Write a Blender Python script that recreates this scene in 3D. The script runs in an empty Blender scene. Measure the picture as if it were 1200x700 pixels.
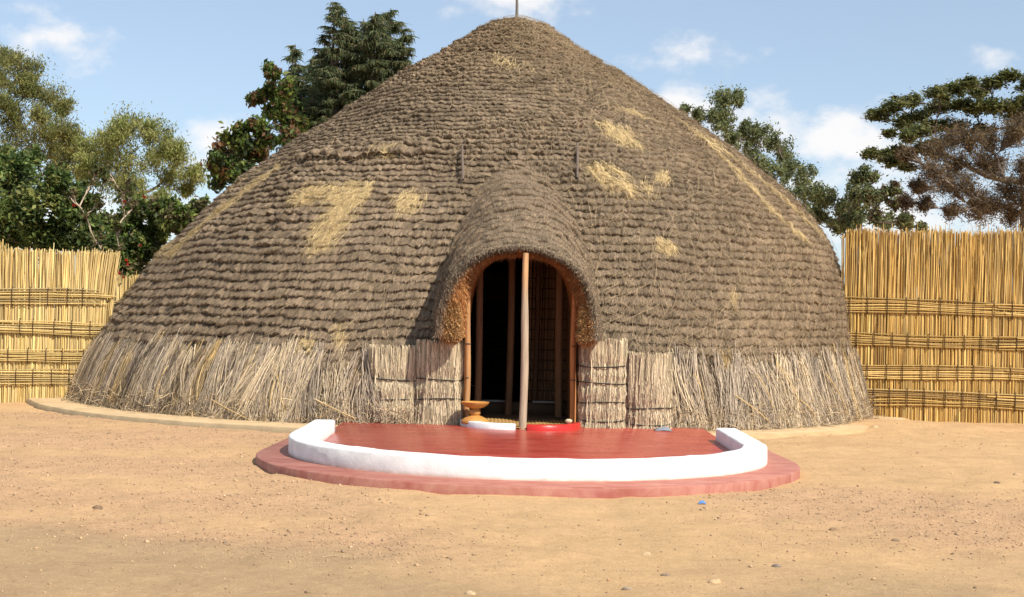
import bpy, math, random
import numpy as np
from mathutils import Matrix, Vector

rng = np.random.default_rng(11)
random.seed(11)
R = math.radians
sc = bpy.context.scene
COL = sc.collection

# ------------------------------------------------------------------ camera
F_PX, CAM_H, PITCH, ROLL = 1700.0, 1.6, math.atan(22 / 1700.0), R(1.3)
cam = bpy.data.cameras.new("camera")
cam.sensor_fit = 'HORIZONTAL'
cam.sensor_width = 36.0
cam.lens = 36.0 * F_PX / 1200.0
cam.clip_start, cam.clip_end = 0.1, 3000.0
cam_o = bpy.data.objects.new("camera", cam)
COL.objects.link(cam_o)
CAM_M = Matrix.Rotation(R(90) + PITCH, 4, 'X') @ Matrix.Rotation(ROLL, 4, 'Z')
cam_o.matrix_world = Matrix.Translation((0, 0, CAM_H)) @ CAM_M
sc.camera = cam_o
_RM = np.array(CAM_M.to_3x3())


def ray(x, y):
    d = _RM @ np.array([(x - 600) / F_PX, (350 - y) / F_PX, -1.0])
    return d


def at(x, y, Y):
    """photo point (1200 x 700) at distance Y -> world point"""
    d = ray(x, y)
    return np.array([0, 0, CAM_H]) + d / d[1] * Y


# ------------------------------------------------------------------ light
SUN_EL, SUN_AZ = R(45), R(137)          # azimuth clockwise from +Y
sun = bpy.data.lights.new("sun", 'SUN')
sun.energy = 4.6
sun.angle = R(0.5)
sun.color = (1.0, 0.93, 0.82)
sun_o = bpy.data.objects.new("sun", sun)
COL.objects.link(sun_o)
SDIR = Vector((math.sin(SUN_AZ) * math.cos(SUN_EL), math.cos(SUN_AZ) * math.cos(SUN_EL), math.sin(SUN_EL)))
sun_o.rotation_euler = SDIR.to_track_quat('Z', 'Y').to_euler()
sun_o.location = SDIR * 60

world = bpy.data.worlds.new("World")
sc.world = world
world.use_nodes = True
sc.view_settings.view_transform = 'Standard'
sc.view_settings.look = 'None'
sc.view_settings.gamma = 1.0
sc.view_settings.use_curve_mapping = False
sc.view_settings.exposure = 0.42


def build_world():
    nt = world.node_tree
    nt.nodes.clear()
    N, Lk = nt.nodes.new, nt.links.new
    out = N('ShaderNodeOutputWorld')
    bg = N('ShaderNodeBackground')
    bg.inputs['Strength'].default_value = 0.108
    sky = N('ShaderNodeTexSky')
    sky.sky_type = 'NISHITA'
    sky.sun_disc = False
    sky.sun_elevation = SUN_EL
    sky.sun_rotation = SUN_AZ
    sky.altitude = 1700
    sky.air_density = 1.0
    sky.dust_density = 1.6
    sky.ozone_density = 1.2
    tc = N('ShaderNodeTexCoord')

    def vm(op, a, b=None):
        n = N('ShaderNodeVectorMath'); n.operation = op
        if hasattr(a, 'links'): Lk(a, n.inputs[0])
        else: n.inputs[0].default_value = a
        if b is not None:
            if hasattr(b, 'links'): Lk(b, n.inputs[1])
            else: n.inputs[1].default_value = b
        return n

    def mt(op, a, b=None, clamp=False):
        n = N('ShaderNodeMath'); n.operation = op; n.use_clamp = clamp
        for i, v in enumerate((a, b)):
            if v is None: continue
            if hasattr(v, 'links'): Lk(v, n.inputs[i])
            else: n.inputs[i].default_value = v
        return n.outputs[0]
    g = tc.outputs['Generated']
    # cumulus banks: (photo direction, half width, half height, weight)
    clouds = [(35, 48, 90, 34, .42), (262, 172, 62, 48, 1.0), (605, -2, 85, 34, .7), (818, 66, 70, 26, .72),
              (795, 122, 70, 32, .9), (895, 150, 90, 46, 1.0), (985, 165, 95, 48, 1.0), (1010, 205, 120, 50, .75), (1090, 255, 180, 40, .85),
              (170, 255, 160, 45, .8), (1175, 68, 40, 10, .35), (1500, 150, 200, 80, 1), (-300, 120, 160, 60, 1), (600, 330, 900, 60, .55)]
    best = None
    for (x, y, w, h, k) in clouds:
        d = Vector(ray(x, y)).normalized()
        s = vm('SUBTRACT', g, tuple(d))
        m = vm('MULTIPLY', s.outputs[0], (F_PX / w, F_PX / w, F_PX / h))
        ln = vm('LENGTH', m.outputs[0]).outputs['Value']
        v = mt('MULTIPLY', mt('SUBTRACT', 1.0, ln), k)
        v = mt('MAXIMUM', v, -1.0)
        best = v if best is None else mt('MAXIMUM', best, v)
    nz = N('ShaderNodeTexNoise')
    nz.inputs['Scale'].default_value = 26
    nz.inputs['Detail'].default_value = 9
    nz.inputs['Roughness'].default_value = 0.58
    mp = vm('MULTIPLY', g, (1, 1, 1.7))
    Lk(mp.outputs[0], nz.inputs['Vector'])
    val = mt('ADD', best, mt('MULTIPLY', mt('SUBTRACT', nz.outputs['Fac'], 0.5), 2.2))
    mr = N('ShaderNodeMapRange'); mr.interpolation_type = 'SMOOTHSTEP'
    Lk(val, mr.inputs['Value'])
    mr.inputs['From Min'].default_value = 0.0
    mr.inputs['From Max'].default_value = 0.85
    mr.inputs['To Max'].default_value = 0.88
    mix = N('ShaderNodeMix'); mix.data_type = 'RGBA'
    Lk(mr.outputs['Result'], mix.inputs[0])
    # pale aerosol veil of a dry-season day
    veil = N('ShaderNodeMix'); veil.data_type = 'RGBA'
    veil.inputs[0].default_value = 0.38
    Lk(sky.outputs[0], veil.inputs[6])
    veil.inputs[7].default_value = (4.6, 5.5, 6.3, 1)
    Lk(veil.outputs[2], mix.inputs[6])
    mix.inputs[7].default_value = (7.2, 7.0, 6.9, 1)
    Lk(mix.outputs[2], bg.inputs['Color'])
    Lk(bg.outputs[0], out.inputs['Surface'])


build_world()


# ------------------------------------------------------------------ noise
def h2(ix, iy, seed=0.0):
    v = np.sin(ix * 127.1 + iy * 311.7 + seed * 74.7) * 43758.5453
    return v - np.floor(v)


def vn(x, y, seed=0.0):
    x = np.asarray(x, float); y = np.asarray(y, float)
    ix, iy = np.floor(x), np.floor(y)
    fx, fy = x - ix, y - iy
    fx = fx * fx * (3 - 2 * fx); fy = fy * fy * (3 - 2 * fy)
    a = h2(ix, iy, seed); b = h2(ix + 1, iy, seed)
    c = h2(ix, iy + 1, seed); d = h2(ix + 1, iy + 1, seed)
    return (a * (1 - fx) + b * fx) * (1 - fy) + (c * (1 - fx) + d * fx) * fy


def fbm(x, y, seed=0.0, n=4):
    t, a, s = 0.0, 0.5, 0.0
    for i in range(n):
        t = t + a * vn(x * 2 ** i, y * 2 ** i, seed + i * 3.1); s += a; a *= 0.5
    return t / s


def sst(a, b, x):
    t = np.clip((x - a) / (b - a), 0, 1)
    return t * t * (3 - 2 * t)


# ------------------------------------------------------------------ meshes
def mk(name, V, F, mat, parent=None, col=None, smooth=False):
    V = np.ascontiguousarray(V, dtype=np.float32); F = np.ascontiguousarray(F, dtype=np.int32)
    me = bpy.data.meshes.new(name)
    k = F.shape[1]
    me.vertices.add(len(V)); me.vertices.foreach_set('co', V.ravel())
    me.loops.add(F.size); me.loops.foreach_set('vertex_index', F.ravel())
    me.polygons.add(len(F))
    me.polygons.foreach_set('loop_start', np.arange(len(F), dtype=np.int32) * k)
    me.polygons.foreach_set('loop_total', np.full(len(F), k, dtype=np.int32))
    if smooth:
        me.polygons.foreach_set('use_smooth', np.ones(len(F), dtype=bool))
    me.update(calc_edges=True)
    if col is not None:
        a = me.color_attributes.new('Col', 'FLOAT_COLOR', 'POINT')
        c = np.ones((len(V), 4), np.float32); c[:, :3] = np.clip(col, 0, 1)
        a.data.foreach_set('color', c.ravel())
    me.validate()
    me.materials.append(mat)
    o = bpy.data.objects.new(name, me)
    COL.objects.link(o)
    if parent is not None:
        adopt(o, parent)
    return o


WORLD_LOC = {}


def adopt(o, parent):
    o.parent = parent
    loc = WORLD_LOC.get(parent.name, Vector((0, 0, 0)))
    o.matrix_parent_inverse = Matrix.Translation(-loc)
    WORLD_LOC.setdefault(o.name, Vector((0, 0, 0)))


def thing(name, label, cat, loc, group=None):
    o = bpy.data.objects.new(name, None)
    o.empty_display_size = 0.2
    COL.objects.link(o)
    o.location = loc
    WORLD_LOC[o.name] = Vector(loc)
    return tag(o, label, cat, group)


def tag(o, label=None, cat=None, group=None, kind=None):
    if label: o['label'] = label
    if cat: o['category'] = cat
    if group: o['group'] = group
    if kind: o['kind'] = kind
    return o


class MB:
    """collects quads with vertex colours; build() links ONE mesh object"""

    def __init__(s):
        s.V, s.F, s.C, s.n = [], [], [], 0

    def add(s, V, F, c):
        V = np.asarray(V, float); F = np.asarray(F, int)
        if F.shape[1] == 3: F = np.concatenate([F, F[:, 2:3]], 1)
        C = np.empty((len(V), 3)); C[:] = c
        s.V.append(V); s.F.append(F + s.n); s.C.append(C); s.n += len(V)

    def box(s, lo, hi, c):
        x0, y0, z0 = lo; x1, y1, z1 = hi
        V = [(x0, y0, z0), (x1, y0, z0), (x1, y1, z0), (x0, y1, z0), (x0, y0, z1), (x1, y0, z1), (x1, y1, z1), (x0, y1, z1)]
        s.add(V, [(0, 3, 2, 1), (4, 5, 6, 7), (0, 1, 5, 4), (1, 2, 6, 5), (2, 3, 7, 6), (3, 0, 4, 7)], c)

    def tube(s, P, rad, c, n=6, cap=True):
        P = np.asarray(P, float); k = len(P)
        rad = np.broadcast_to(np.asarray(rad, float), (k,))
        T = np.gradient(P, axis=0)
        T /= np.linalg.norm(T, axis=1, keepdims=True) + 1e-9
        ref = np.where(np.abs(T[:, 2:3]) > 0.9, np.array([[1.0, 0, 0]]), np.array([[0, 0, 1.0]]))
        A = np.cross(T, ref); A /= np.linalg.norm(A, axis=1, keepdims=True) + 1e-9
        B = np.cross(T, A)
        a = np.arange(n) * 2 * np.pi / n
        V = P[:, None] + rad[:, None, None] * (A[:, None] * np.cos(a)[None, :, None] + B[:, None] * np.sin(a)[None, :, None])
        V = V.reshape(-1, 3)
        F = []
        for i in range(k - 1):
            for j in range(n):
                j2 = (j + 1) % n
                F.append((i * n + j, i * n + j2, (i + 1) * n + j2, (i + 1) * n + j))
        C = c
        if np.ndim(c) == 2:
            C = np.repeat(np.asarray(c), n, axis=0)
        if cap:
            V = np.concatenate([V, P[:1], P[-1:]])
            for j in range(n):
                j2 = (j + 1) % n
                F.append((k * n, j2, j, j)); F.append((k * n + 1, (k - 1) * n + j, (k - 1) * n + j2, (k - 1) * n + j2))
            if np.ndim(c) == 2:
                C = np.concatenate([C, C[:1], C[-1:]])
        s.add(V, F, C)

    def ribbons(s, P, side, w, c, taper=0.35):
        """P (N,K,3), side (N,3), w (N,), c (N,3)"""
        N, K, _ = P.shape
        tp = np.linspace(1, taper, K)[None, :, None]
        off = side[:, None, :] * (w[:, None, None] * 0.5) * tp
        V = np.stack([P - off, P + off], 2).reshape(-1, 3)
        base = (np.arange(N) * K * 2)[:, None] + (np.arange(K - 1) * 2)[None, :]
        b = base.ravel()
        F = np.stack([b, b + 1, b + 3, b + 2], 1)
        C = np.repeat(c, K * 2, axis=0)
        s.add(V, F, C)

    def lathe(s, prof, c, centre=(0, 0, 0), n=40):
        prof = np.asarray(prof, float); k = len(prof)
        a = np.arange(n) * 2 * np.pi / n
        V = np.stack([prof[:, 0:1] * np.cos(a), prof[:, 0:1] * np.sin(a), np.repeat(prof[:, 1:2], n, 1)], 2).reshape(-1, 3) + np.array(centre)
        F = [(i * n + j, i * n + (j + 1) % n, (i + 1) * n + (j + 1) % n, (i + 1) * n + j) for i in range(k - 1) for j in range(n)]
        s.add(V, F, c)

    def build(s, name, mat, parent=None, smooth=False):
        V = np.concatenate(s.V); F = np.concatenate(s.F); C = np.concatenate(s.C)
        return mk(name, V, F, mat, parent, C, smooth)


# ------------------------------------------------------------------ materials
def mat_attr(name, rough=0.9, bump=0.0, bscale=60, var=0.0, vscale=8, spec=0.2, trans=0.0, coat=0.0, stretch=(1, 1, 1), bdist=0.01):
    """Principled with the mesh's own colour attribute, a procedural variation and bump"""
    m = bpy.data.materials.new(name); m.use_nodes = True
    nt = m.node_tree; N, Lk = nt.nodes.new, nt.links.new
    b = nt.nodes['Principled BSDF']
    b.inputs['Roughness'].default_value = rough
    b.inputs['Specular IOR Level'].default_value = spec
    b.inputs['Coat Weight'].default_value = coat
    at_ = N('ShaderNodeAttribute'); at_.attribute_name = 'Col'
    c = at_.outputs['Color']
    tc = N('ShaderNodeTexCoord'); mp = N('ShaderNodeMapping')
    mp.inputs['Scale'].default_value = stretch
    Lk(tc.outputs['Object'], mp.inputs['Vector'])
    if var > 0:
        nz = N('ShaderNodeTexNoise'); nz.inputs['Scale'].default_value = vscale; nz.inputs['Detail'].default_value = 6
        Lk(mp.outputs[0], nz.inputs['Vector'])
        mr = N('ShaderNodeMapRange'); Lk(nz.outputs['Fac'], mr.inputs['Value'])
        mr.inputs['From Min'].default_value = .3; mr.inputs['From Max'].default_value = .7
        mr.inputs['To Min'].default_value = 1 - var; mr.inputs['To Max'].default_value = 1 + var
        mx = N('ShaderNodeMix'); mx.data_type = 'RGBA'; mx.blend_type = 'MULTIPLY'; mx.inputs[0].default_value = 1
        Lk(c, mx.inputs[6]); Lk(mr.outputs[0], mx.inputs[7])
        c = mx.outputs[2]
    Lk(c, b.inputs['Base Color'])
    if bump > 0:
        nz = N('ShaderNodeTexNoise'); nz.inputs['Scale'].default_value = bscale; nz.inputs['Detail'].default_value = 8
        nz.inputs['Roughness'].default_value = .65
        Lk(mp.outputs[0], nz.inputs['Vector'])
        bp = N('ShaderNodeBump'); bp.inputs['Strength'].default_value = bump; bp.inputs['Distance'].default_value = bdist
        Lk(nz.outputs['Fac'], bp.inputs['Height']); Lk(bp.outputs[0], b.inputs['Normal'])
    if trans > 0:
        tr = N('ShaderNodeBsdfTranslucent'); Lk(c, tr.inputs['Color'])
        mxs = N('ShaderNodeMixShader'); mxs.inputs[0].default_value = trans
        Lk(b.outputs[0], mxs.inputs[1]); Lk(tr.outputs[0], mxs.inputs[2])
        Lk(mxs.outputs[0], nt.nodes['Material Output'].inputs['Surface'])
    return m


M_THATCH = mat_attr('thatch_rolls', .95, .6, 70, .25, 40, .1)
M_STRAW = mat_attr('straw_strands', .8, 0, 1, .0, 1, .25)
M_REED = mat_attr('reed_canes', .6, .3, 90, .16, 25, .35, stretch=(1, 1, .12))
M_WOOD = mat_attr('weathered_wood', .75, .5, 60, .22, 30, .3, stretch=(1, 1, .08))
M_CARVED = mat_attr('carved_wood', .55, .2, 40, .15, 14, .4)
M_TWINE = mat_attr('dark_twine', .9, 0)
M_LEAF = mat_attr('leaves', .6, 0, 1, 0, 1, .3, trans=.5)
M_BARK = mat_attr('bark', .9, .6, 20, .3, 10, .2)
M_STONE = mat_attr('stone', .9, .5, 60, .2, 40, .2)
M_WHITE = mat_attr('whitewash', .75, .3, 30, .10, 7, .25)
M_REDKERB = mat_attr('red_gloss_paint', .3, .25, 45, .12, 9, .5)
M_CEMENT = mat_attr('old_cement', .95, .5, 30, .14, 4, .15)


def mat_redfloor(name, dusty, rough, c0=(.33, .035, .021), c1=(.49, .09, .06), cd=(.50, .25, .18)):
    """red floor wax on cement: streaky, with pale scuffs and dust that lies on it"""
    m = bpy.data.materials.new(name); m.use_nodes = True
    nt = m.node_tree; N, Lk = nt.nodes.new, nt.links.new
    b = nt.nodes['Principled BSDF']
    tc = N('ShaderNodeTexCoord')
    mp = N('ShaderNodeMapping'); mp.inputs['Scale'].default_value = (1, 2.2, 1)
    Lk(tc.outputs['Object'], mp.inputs['Vector'])
    nz = N('ShaderNodeTexNoise'); nz.inputs['Scale'].default_value = 1.6; nz.inputs['Detail'].default_value = 9; nz.inputs['Roughness'].default_value = .62
    Lk(mp.outputs[0], nz.inputs['Vector'])
    cr = N('ShaderNodeValToRGB')
    e = cr.color_ramp.elements
    e[0].position = .33; e[0].color = (*c0, 1)
    e[1].position = .72; e[1].color = (*c1, 1)
    Lk(nz.outputs['Fac'], cr.inputs[0])
    n2 = N('ShaderNodeTexNoise'); n2.inputs['Scale'].default_value = 3.1; n2.inputs['Detail'].default_value = 10; n2.inputs['Roughness'].default_value = .7
    n2.inputs['Distortion'].default_value = .6
    mp2 = N('ShaderNodeMapping'); mp2.inputs['Location'].default_value = (7, 3, 0); mp2.inputs['Scale'].default_value = (1, 3, 1)
    Lk(tc.outputs['Object'], mp2.inputs['Vector']); Lk(mp2.outputs[0], n2.inputs['Vector'])
    mr = N('ShaderNodeMapRange'); Lk(n2.outputs['Fac'], mr.inputs['Value'])
    mr.inputs['From Min'].default_value = .60 - dusty * .42; mr.inputs['From Max'].default_value = .80 - dusty * .2
    mr.inputs['To Max'].default_value = .35 + dusty * .35
    mx = N('ShaderNodeMix'); mx.data_type = 'RGBA'
    Lk(mr.outputs[0], mx.inputs[0]); Lk(cr.outputs[0], mx.inputs[6]); mx.inputs[7].default_value = (*cd, 1)
    Lk(mx.outputs[2], b.inputs['Base Color'])
    r2 = N('ShaderNodeMapRange'); Lk(n2.outputs['Fac'], r2.inputs['Value'])
    r2.inputs['To Min'].default_value = rough - .12; r2.inputs['To Max'].default_value = rough + .25
    Lk(r2.outputs[0], b.inputs['Roughness'])
    bp = N('ShaderNodeBump'); bp.inputs['Strength'].default_value = .18; bp.inputs['Distance'].default_value = .01
    Lk(nz.outputs['Fac'], bp.inputs['Height']); Lk(bp.outputs[0], b.inputs['Normal'])
    return m


M_REDFLOOR = mat_redfloor('red_waxed_floor', .14, .24)
M_APRON = mat_redfloor('faded_red_apron', .50, .6, (.29, .072, .05), (.40, .145, .105), (.55, .33, .24))


def mat_ground():
    m = bpy.data.materials.new('sandy_earth'); m.use_nodes = True
    nt = m.node_tree; N, Lk = nt.nodes.new, nt.links.new
    b = nt.nodes['Principled BSDF']
    b.inputs['Roughness'].default_value = .95; b.inputs['Specular IOR Level'].default_value = .1
    a = N('ShaderNodeAttribute'); a.attribute_name = 'Col'
    tc = N('ShaderNodeTexCoord')
    c = a.outputs['Color']
    for sc_, lo, hi in ((2.3, .9, 1.08), (14, .9, 1.1), (75, .78, 1.18), (240, .75, 1.2)):
        nz = N('ShaderNodeTexNoise'); nz.inputs['Scale'].default_value = sc_; nz.inputs['Detail'].default_value = 5; nz.inputs['Roughness'].default_value = .65
        Lk(tc.outputs['Object'], nz.inputs['Vector'])
        mr = N('ShaderNodeMapRange'); Lk(nz.outputs['Fac'], mr.inputs['Value'])
        mr.inputs['From Min'].default_value = .3; mr.inputs['From Max'].default_value = .7
        mr.inputs['To Min'].default_value = lo; mr.inputs['To Max'].default_value = hi
        mx = N('ShaderNodeMix'); mx.data_type = 'RGBA'; mx.blend_type = 'MULTIPLY'; mx.inputs[0].default_value = 1
        Lk(c, mx.inputs[6]); Lk(mr.outputs[0], mx.inputs[7]); c = mx.outputs[2]
    Lk(c, b.inputs['Base Color'])
    nz = N('ShaderNodeTexNoise'); nz.inputs['Scale'].default_value = 38; nz.inputs['Detail'].default_value = 10; nz.inputs['Roughness'].default_value = .7
    Lk(tc.outputs['Object'], nz.inputs['Vector'])
    bp = N('ShaderNodeBump'); bp.inputs['Strength'].default_value = .55; bp.inputs['Distance'].default_value = .02
    Lk(nz.outputs['Fac'], bp.inputs['Height']); Lk(bp.outputs[0], b.inputs['Normal'])
    return m


# ------------------------------------------------------------------ ground
SAND, GRAVELLY, BROWN = np.array((.54, .347, .178)), np.array((.485, .302, .172)), np.array((.385, .263, .146))


def gravel_mask(x, y):
    n = fbm(x * .55 + 3, y * .8, 4)
    left = sst(-.6, -2.6, x + (y - 14) * .25) * sst(9.6, 11.4, y + x * .35 + 1.2) * sst(24, 20, y)
    right = sst(1.2, 2.6, x) * sst(9.8, 11.2, y) * sst(15.2, 13.2, y)
    return np.clip((left + right * .8) * (.35 + 1.3 * sst(.3, .6, n)), 0, 1)


def brown_mask(x, y):
    n = fbm(x * .9, y * .9 + 5, 9)
    a = sst(10.9, 10.2, y + x * .33 + 1.0 + (n - .5) * 1.2) * sst(.5, -1.5, x)
    c = sst(10.5, 9.0, y - np.abs(x - 3) * .15 + (n - .5) * 2) * sst(.6, 2.2, x) * .7
    return np.clip(a + c + sst(9.4, 8.3, y + (n - .5)) * .6, 0, 1)


def ground_z(x, y):
    g = gravel_mask(x, y)
    z = (fbm(x * .35, y * .35, 2) - .5) * .05
    z = z + (fbm(x * 2.2, y * 2.2, 5, 3) - .5) * .03 + (sst(.55, .8, vn(x * 3.3, y * 2.1, 15)) * -.012) + (fbm(x * 8, y * 8, 6, 2) - .5) * (.007 + .008 * g)
    z = z - .012
    # soft earth heaped against the right-hand fence and at the foot of the hut
    z = z + .10 * np.exp(-((x - 6.4) / 1.2) ** 2 - ((y - 23.3) / 1.0) ** 2)
    return z


def axis(lo, hi, step, far, k):
    mid = np.arange(lo, hi + step / 2, step)
    g = [step]
    while sum(g) < far: g.append(g[-1] * k)
    ext = np.cumsum(g[1:])
    return np.concatenate([(lo - ext)[::-1], mid, hi + ext])


gx = axis(-9.5, 9.5, .055, 500, 1.35)
gy = axis(7.2, 25.5, .05, 700, 1.35)
X, Y = np.meshgrid(gx, gy)
Z = ground_z(X, Y)
far = np.maximum(np.abs(X) - 9.5, 0) + np.maximum(Y - 25.5, 0) + np.maximum(7.2 - Y, 0)
Z = np.where(far > 6, -.02, Z)
gm, bm = gravel_mask(X, Y)[..., None], brown_mask(X, Y)[..., None]
C = SAND * (1 - gm * .8) + GRAVELLY * gm * .8
C = C * (1 - bm * .8) + BROWN * bm * .8
C = C * (.92 + .16 * fbm(X * .7, Y * .7, 12))[..., None]
nx, ny = len(gx), len(gy)
ii = (np.arange(ny - 1)[:, None] * nx + np.arange(nx - 1)[None, :]).ravel()
g_o = mk('ground', np.stack([X, Y, Z], 2).reshape(-1, 3), np.stack([ii, ii + 1, ii + nx + 1, ii + nx], 1), mat_ground(), None, C.reshape(-1, 3), True)
tag(g_o, kind='structure')

# ------------------------------------------------------------------ hut
CY = 27.0
TAB = np.array([(0, 7.09, -.68), (.40, 7.02, -.68), (.80, 6.93, -.66), (1.20, 6.80, -.60), (1.60, 6.62, -.48), (2.00, 6.45, -.37), (2.50, 6.22, -.24),
                (3.00, 5.91, -.10), (3.50, 5.51, -.01), (4.00, 4.97, .01), (4.50, 4.35, .02), (5.00, 3.62, .03), (5.50, 2.91, .02), (6.00, 2.18, .0),
                (6.40, 1.51, -.02), (6.80, .90, -.03), (7.00, .65, -.03), (7.15, .32, -.03), (7.2, .05, -.03)])[::-1]
zz = np.linspace(7.2, 0, 600)
rr = np.interp(-zz, -TAB[:, 0], TAB[:, 1]); cc = np.interp(-zz, -TAB[:, 0], TAB[:, 2])
ker = np.exp(-np.linspace(-2, 2, 41) ** 2); ker /= ker.sum()
rr2 = np.convolve(np.pad(rr, 20, mode='reflect', reflect_type='odd'), ker, 'valid')
rr = np.maximum(rr2, .03); cc = np.convolve(np.pad(cc, 20, mode='edge'), ker, 'valid')
ss = np.concatenate([[0], np.cumsum(np.hypot(np.diff(rr), np.diff(zz)))])
S_END = ss[-1]
drs = np.gradient(rr, ss); dzs = np.gradient(zz, ss)
s_of_z = lambda z: np.interp(-np.asarray(z, float), -zz, ss)
r_of_s = lambda s: np.interp(s, ss, rr)
z_of_s = lambda s: np.interp(s, ss, zz)
S_SKIRT = float(s_of_z(1.05))
ROW = .146
DOORX = .08


def dome(th, s, off=0.0):
    r, z, cx = r_of_s(s), z_of_s(s), np.interp(s, ss, cc)
    nr, nz = -np.interp(s, ss, dzs), np.interp(s, ss, drs)
    rad = r + nr * off
    return np.stack([cx + rad * np.sin(th), CY - rad * np.cos(th), z + nz * off], -1)


def theta_at(x, s):
    return np.arcsin(np.clip((x - np.interp(s, ss, cc)) / np.maximum(r_of_s(s), .05), -1, 1))


def row_phase(th, s):
    r = r_of_s(s); a = th * np.maximum(r, .4)
    w = (fbm(a * .5, s * .5, 21, 3) - .5) * .22 + (vn(a * 1.5, s * 3.6, 23) - .5) * .045 + (vn(a * 6.5, s * 6, 22) - .5) * .026 + (vn(a * 21, s * 14, 24) - .5) * .048
    return (s + w) / ROW


def dome_hit(px, py):
    d = ray(px, py)
    o = np.array([0, 0, CAM_H])
    for t in np.arange(18, 34, .01):
        p = o + d * t / d[1]
        if 0 < p[2] < 7.2:
            s = s_of_z(p[2])
            if math.hypot(p[0] - np.interp(s, ss, cc), p[1] - CY) < r_of_s(s):
                break
    s = float(s_of_z(p[2]))
    return math.atan2(p[0] - float(np.interp(s, ss, cc)), CY - p[1]), s


_sm = np.array([dome_hit(x, y) for x, y in ((335, 190), (380, 185), (430, 182), (480, 179), (515, 178))])
SEAM_T0, SEAM_T1 = _sm[0, 0], _sm[-1, 0]
SEAM_S = lambda th: np.interp(th, _sm[:, 0], _sm[:, 1])


def dome_disp(th, s):
    r = r_of_s(s); a = th * np.maximum(r, .4)
    q = row_phase(th, s); k = np.floor(q); f = q - k
    amp = .072 + .012 * sst(.15, -.5, th) - .020 * sst(.12, .5, th) * sst(1.5, 4.0, s)
    amp = amp * (.25 + 1.5 * fbm(a * .8 + 9, s * 1.1, 31, 4))
    amp = amp + .024 * sst(.30, .17, np.abs(th - .09)) * sst(3.6, 5, s)      # crisp stepped courses beside the porch
    bul = np.power(np.clip(f, 0, 1), .55) * (1 - sst(.82, .99, f))
    tuft = .55 + .55 * vn(a / .13, k * 7.3, 33) + .80 * (vn(a / .04, k * 3.1, 34) - .5)
    d = amp * bul * tuft
    # one course above the seam overhangs the one below
    ln = SEAM_S(th) + (fbm(th * 9, th * 0, 35) - .5) * .16
    seam = sst(SEAM_T0 - .05, SEAM_T0 + .2, th) * sst(SEAM_T1 + .02, SEAM_T1 - .10, th) * sst(ln - .9, ln - .08, s) * (1 - sst(ln - .025, ln, s)) * (.5 + .9 * vn(th * 14, th * 0, 36))
    d = d + .075 * seam - .055
    slot = sst(.80, .92, f) * (.35 + .9 * fbm(a * 1.3, k * 1.7, 37, 3)) * sst(.25, .55, fbm(a * 2.6, k * 2.3 + s, 38, 2))
    d = d - .058 * slot * (1 - .45 * sst(.15, .5, th) * sst(1.5, 4, s))
    d = d + (fbm(a * .9, s * .9, 41, 3) - .5) * .09 + (fbm(a * 5, s * 5, 42, 3) - .5) * .035
    d = d + (.25 + .75 * sst(.2, .5, th)) * (fbm(a * 7, s * 7, 43, 3) - .5) * .07
    d = d * np.clip(s / .5, .15, 1)
    return d


def dome_shift(th, s):
    """each roll of thatch sags over the course below it"""
    q = row_phase(th, s); k = np.floor(q); f = q - k
    a = th * np.maximum(r_of_s(s), .4)
    g = .35 + 1.1 * fbm(a * 1.1 + 4, k * 1.9, 39, 3)
    ln = SEAM_S(th) + (fbm(th * 9, th * 0, 35) - .5) * .16
    sm = .10 * sst(SEAM_T0 - .05, SEAM_T0 + .1, th) * sst(SEAM_T1 + .02, SEAM_T1 - .10, th) * sst(ln - .13, ln - .05, s) * (1 - sst(ln - .03, ln - .005, s))
    return sm + .044 * g * sst(.35, .80, f) * (1 - sst(.84, .93, f)) * (1 - .6 * sst(.15, .5, th) * sst(1.5, 4, s)) * np.clip(s / .6, .1, 1)


# (path of photo points, half width in m, density, fan tilt)
PATCH = [([(350, 229), (430, 221)], .15, 1.0, .2), ([(415, 222), (396, 250), (376, 284)], .21, 1.0, .25), ([(345, 229), (375, 226)], .1, .6, 0),
         ([(322, 197), (290, 222), (245, 258), (205, 290), (165, 325), (150, 345)], .13, .85, 0), ([(300, 200), (270, 226)], .07, .5, 0),
         ([(712, 148), (742, 166)], .20, .8, -.3), ([(702, 200), (735, 220)], .19, 1.0, -.9), ([(770, 203), (782, 208)], .12, .55, .6),
         ([(770, 285), (790, 290)], .07, 1.0, -.8), ([(730, 128), (765, 138)], .09, .5, -.9), ([(758, 215), (764, 228)], .08, .4, 0),
         ([(475, 225), (482, 245)], .16, .38, .2), ([(615, 211), (640, 213)], .06, .7, -.5), ([(582, 68), (612, 80)], .18, .14, .2),
         ([(796, 140), (818, 156), (838, 174), (868, 205), (898, 236), (925, 262), (945, 278)], .06, .75, -.3),
         ([(840, 172), (880, 200), (930, 240), (965, 274)], .10, .28, -.2), ([(815, 150), (860, 182)], .2, .14, -.3),
         ([(395, 385), (402, 398)], .09, .5, 0), ([(352, 398), (362, 412)], .09, .45, 0), ([(440, 182), (470, 178)], .08, .4, .8),
         ([(860, 345), (868, 360)], .10, .25, .2)]


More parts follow.
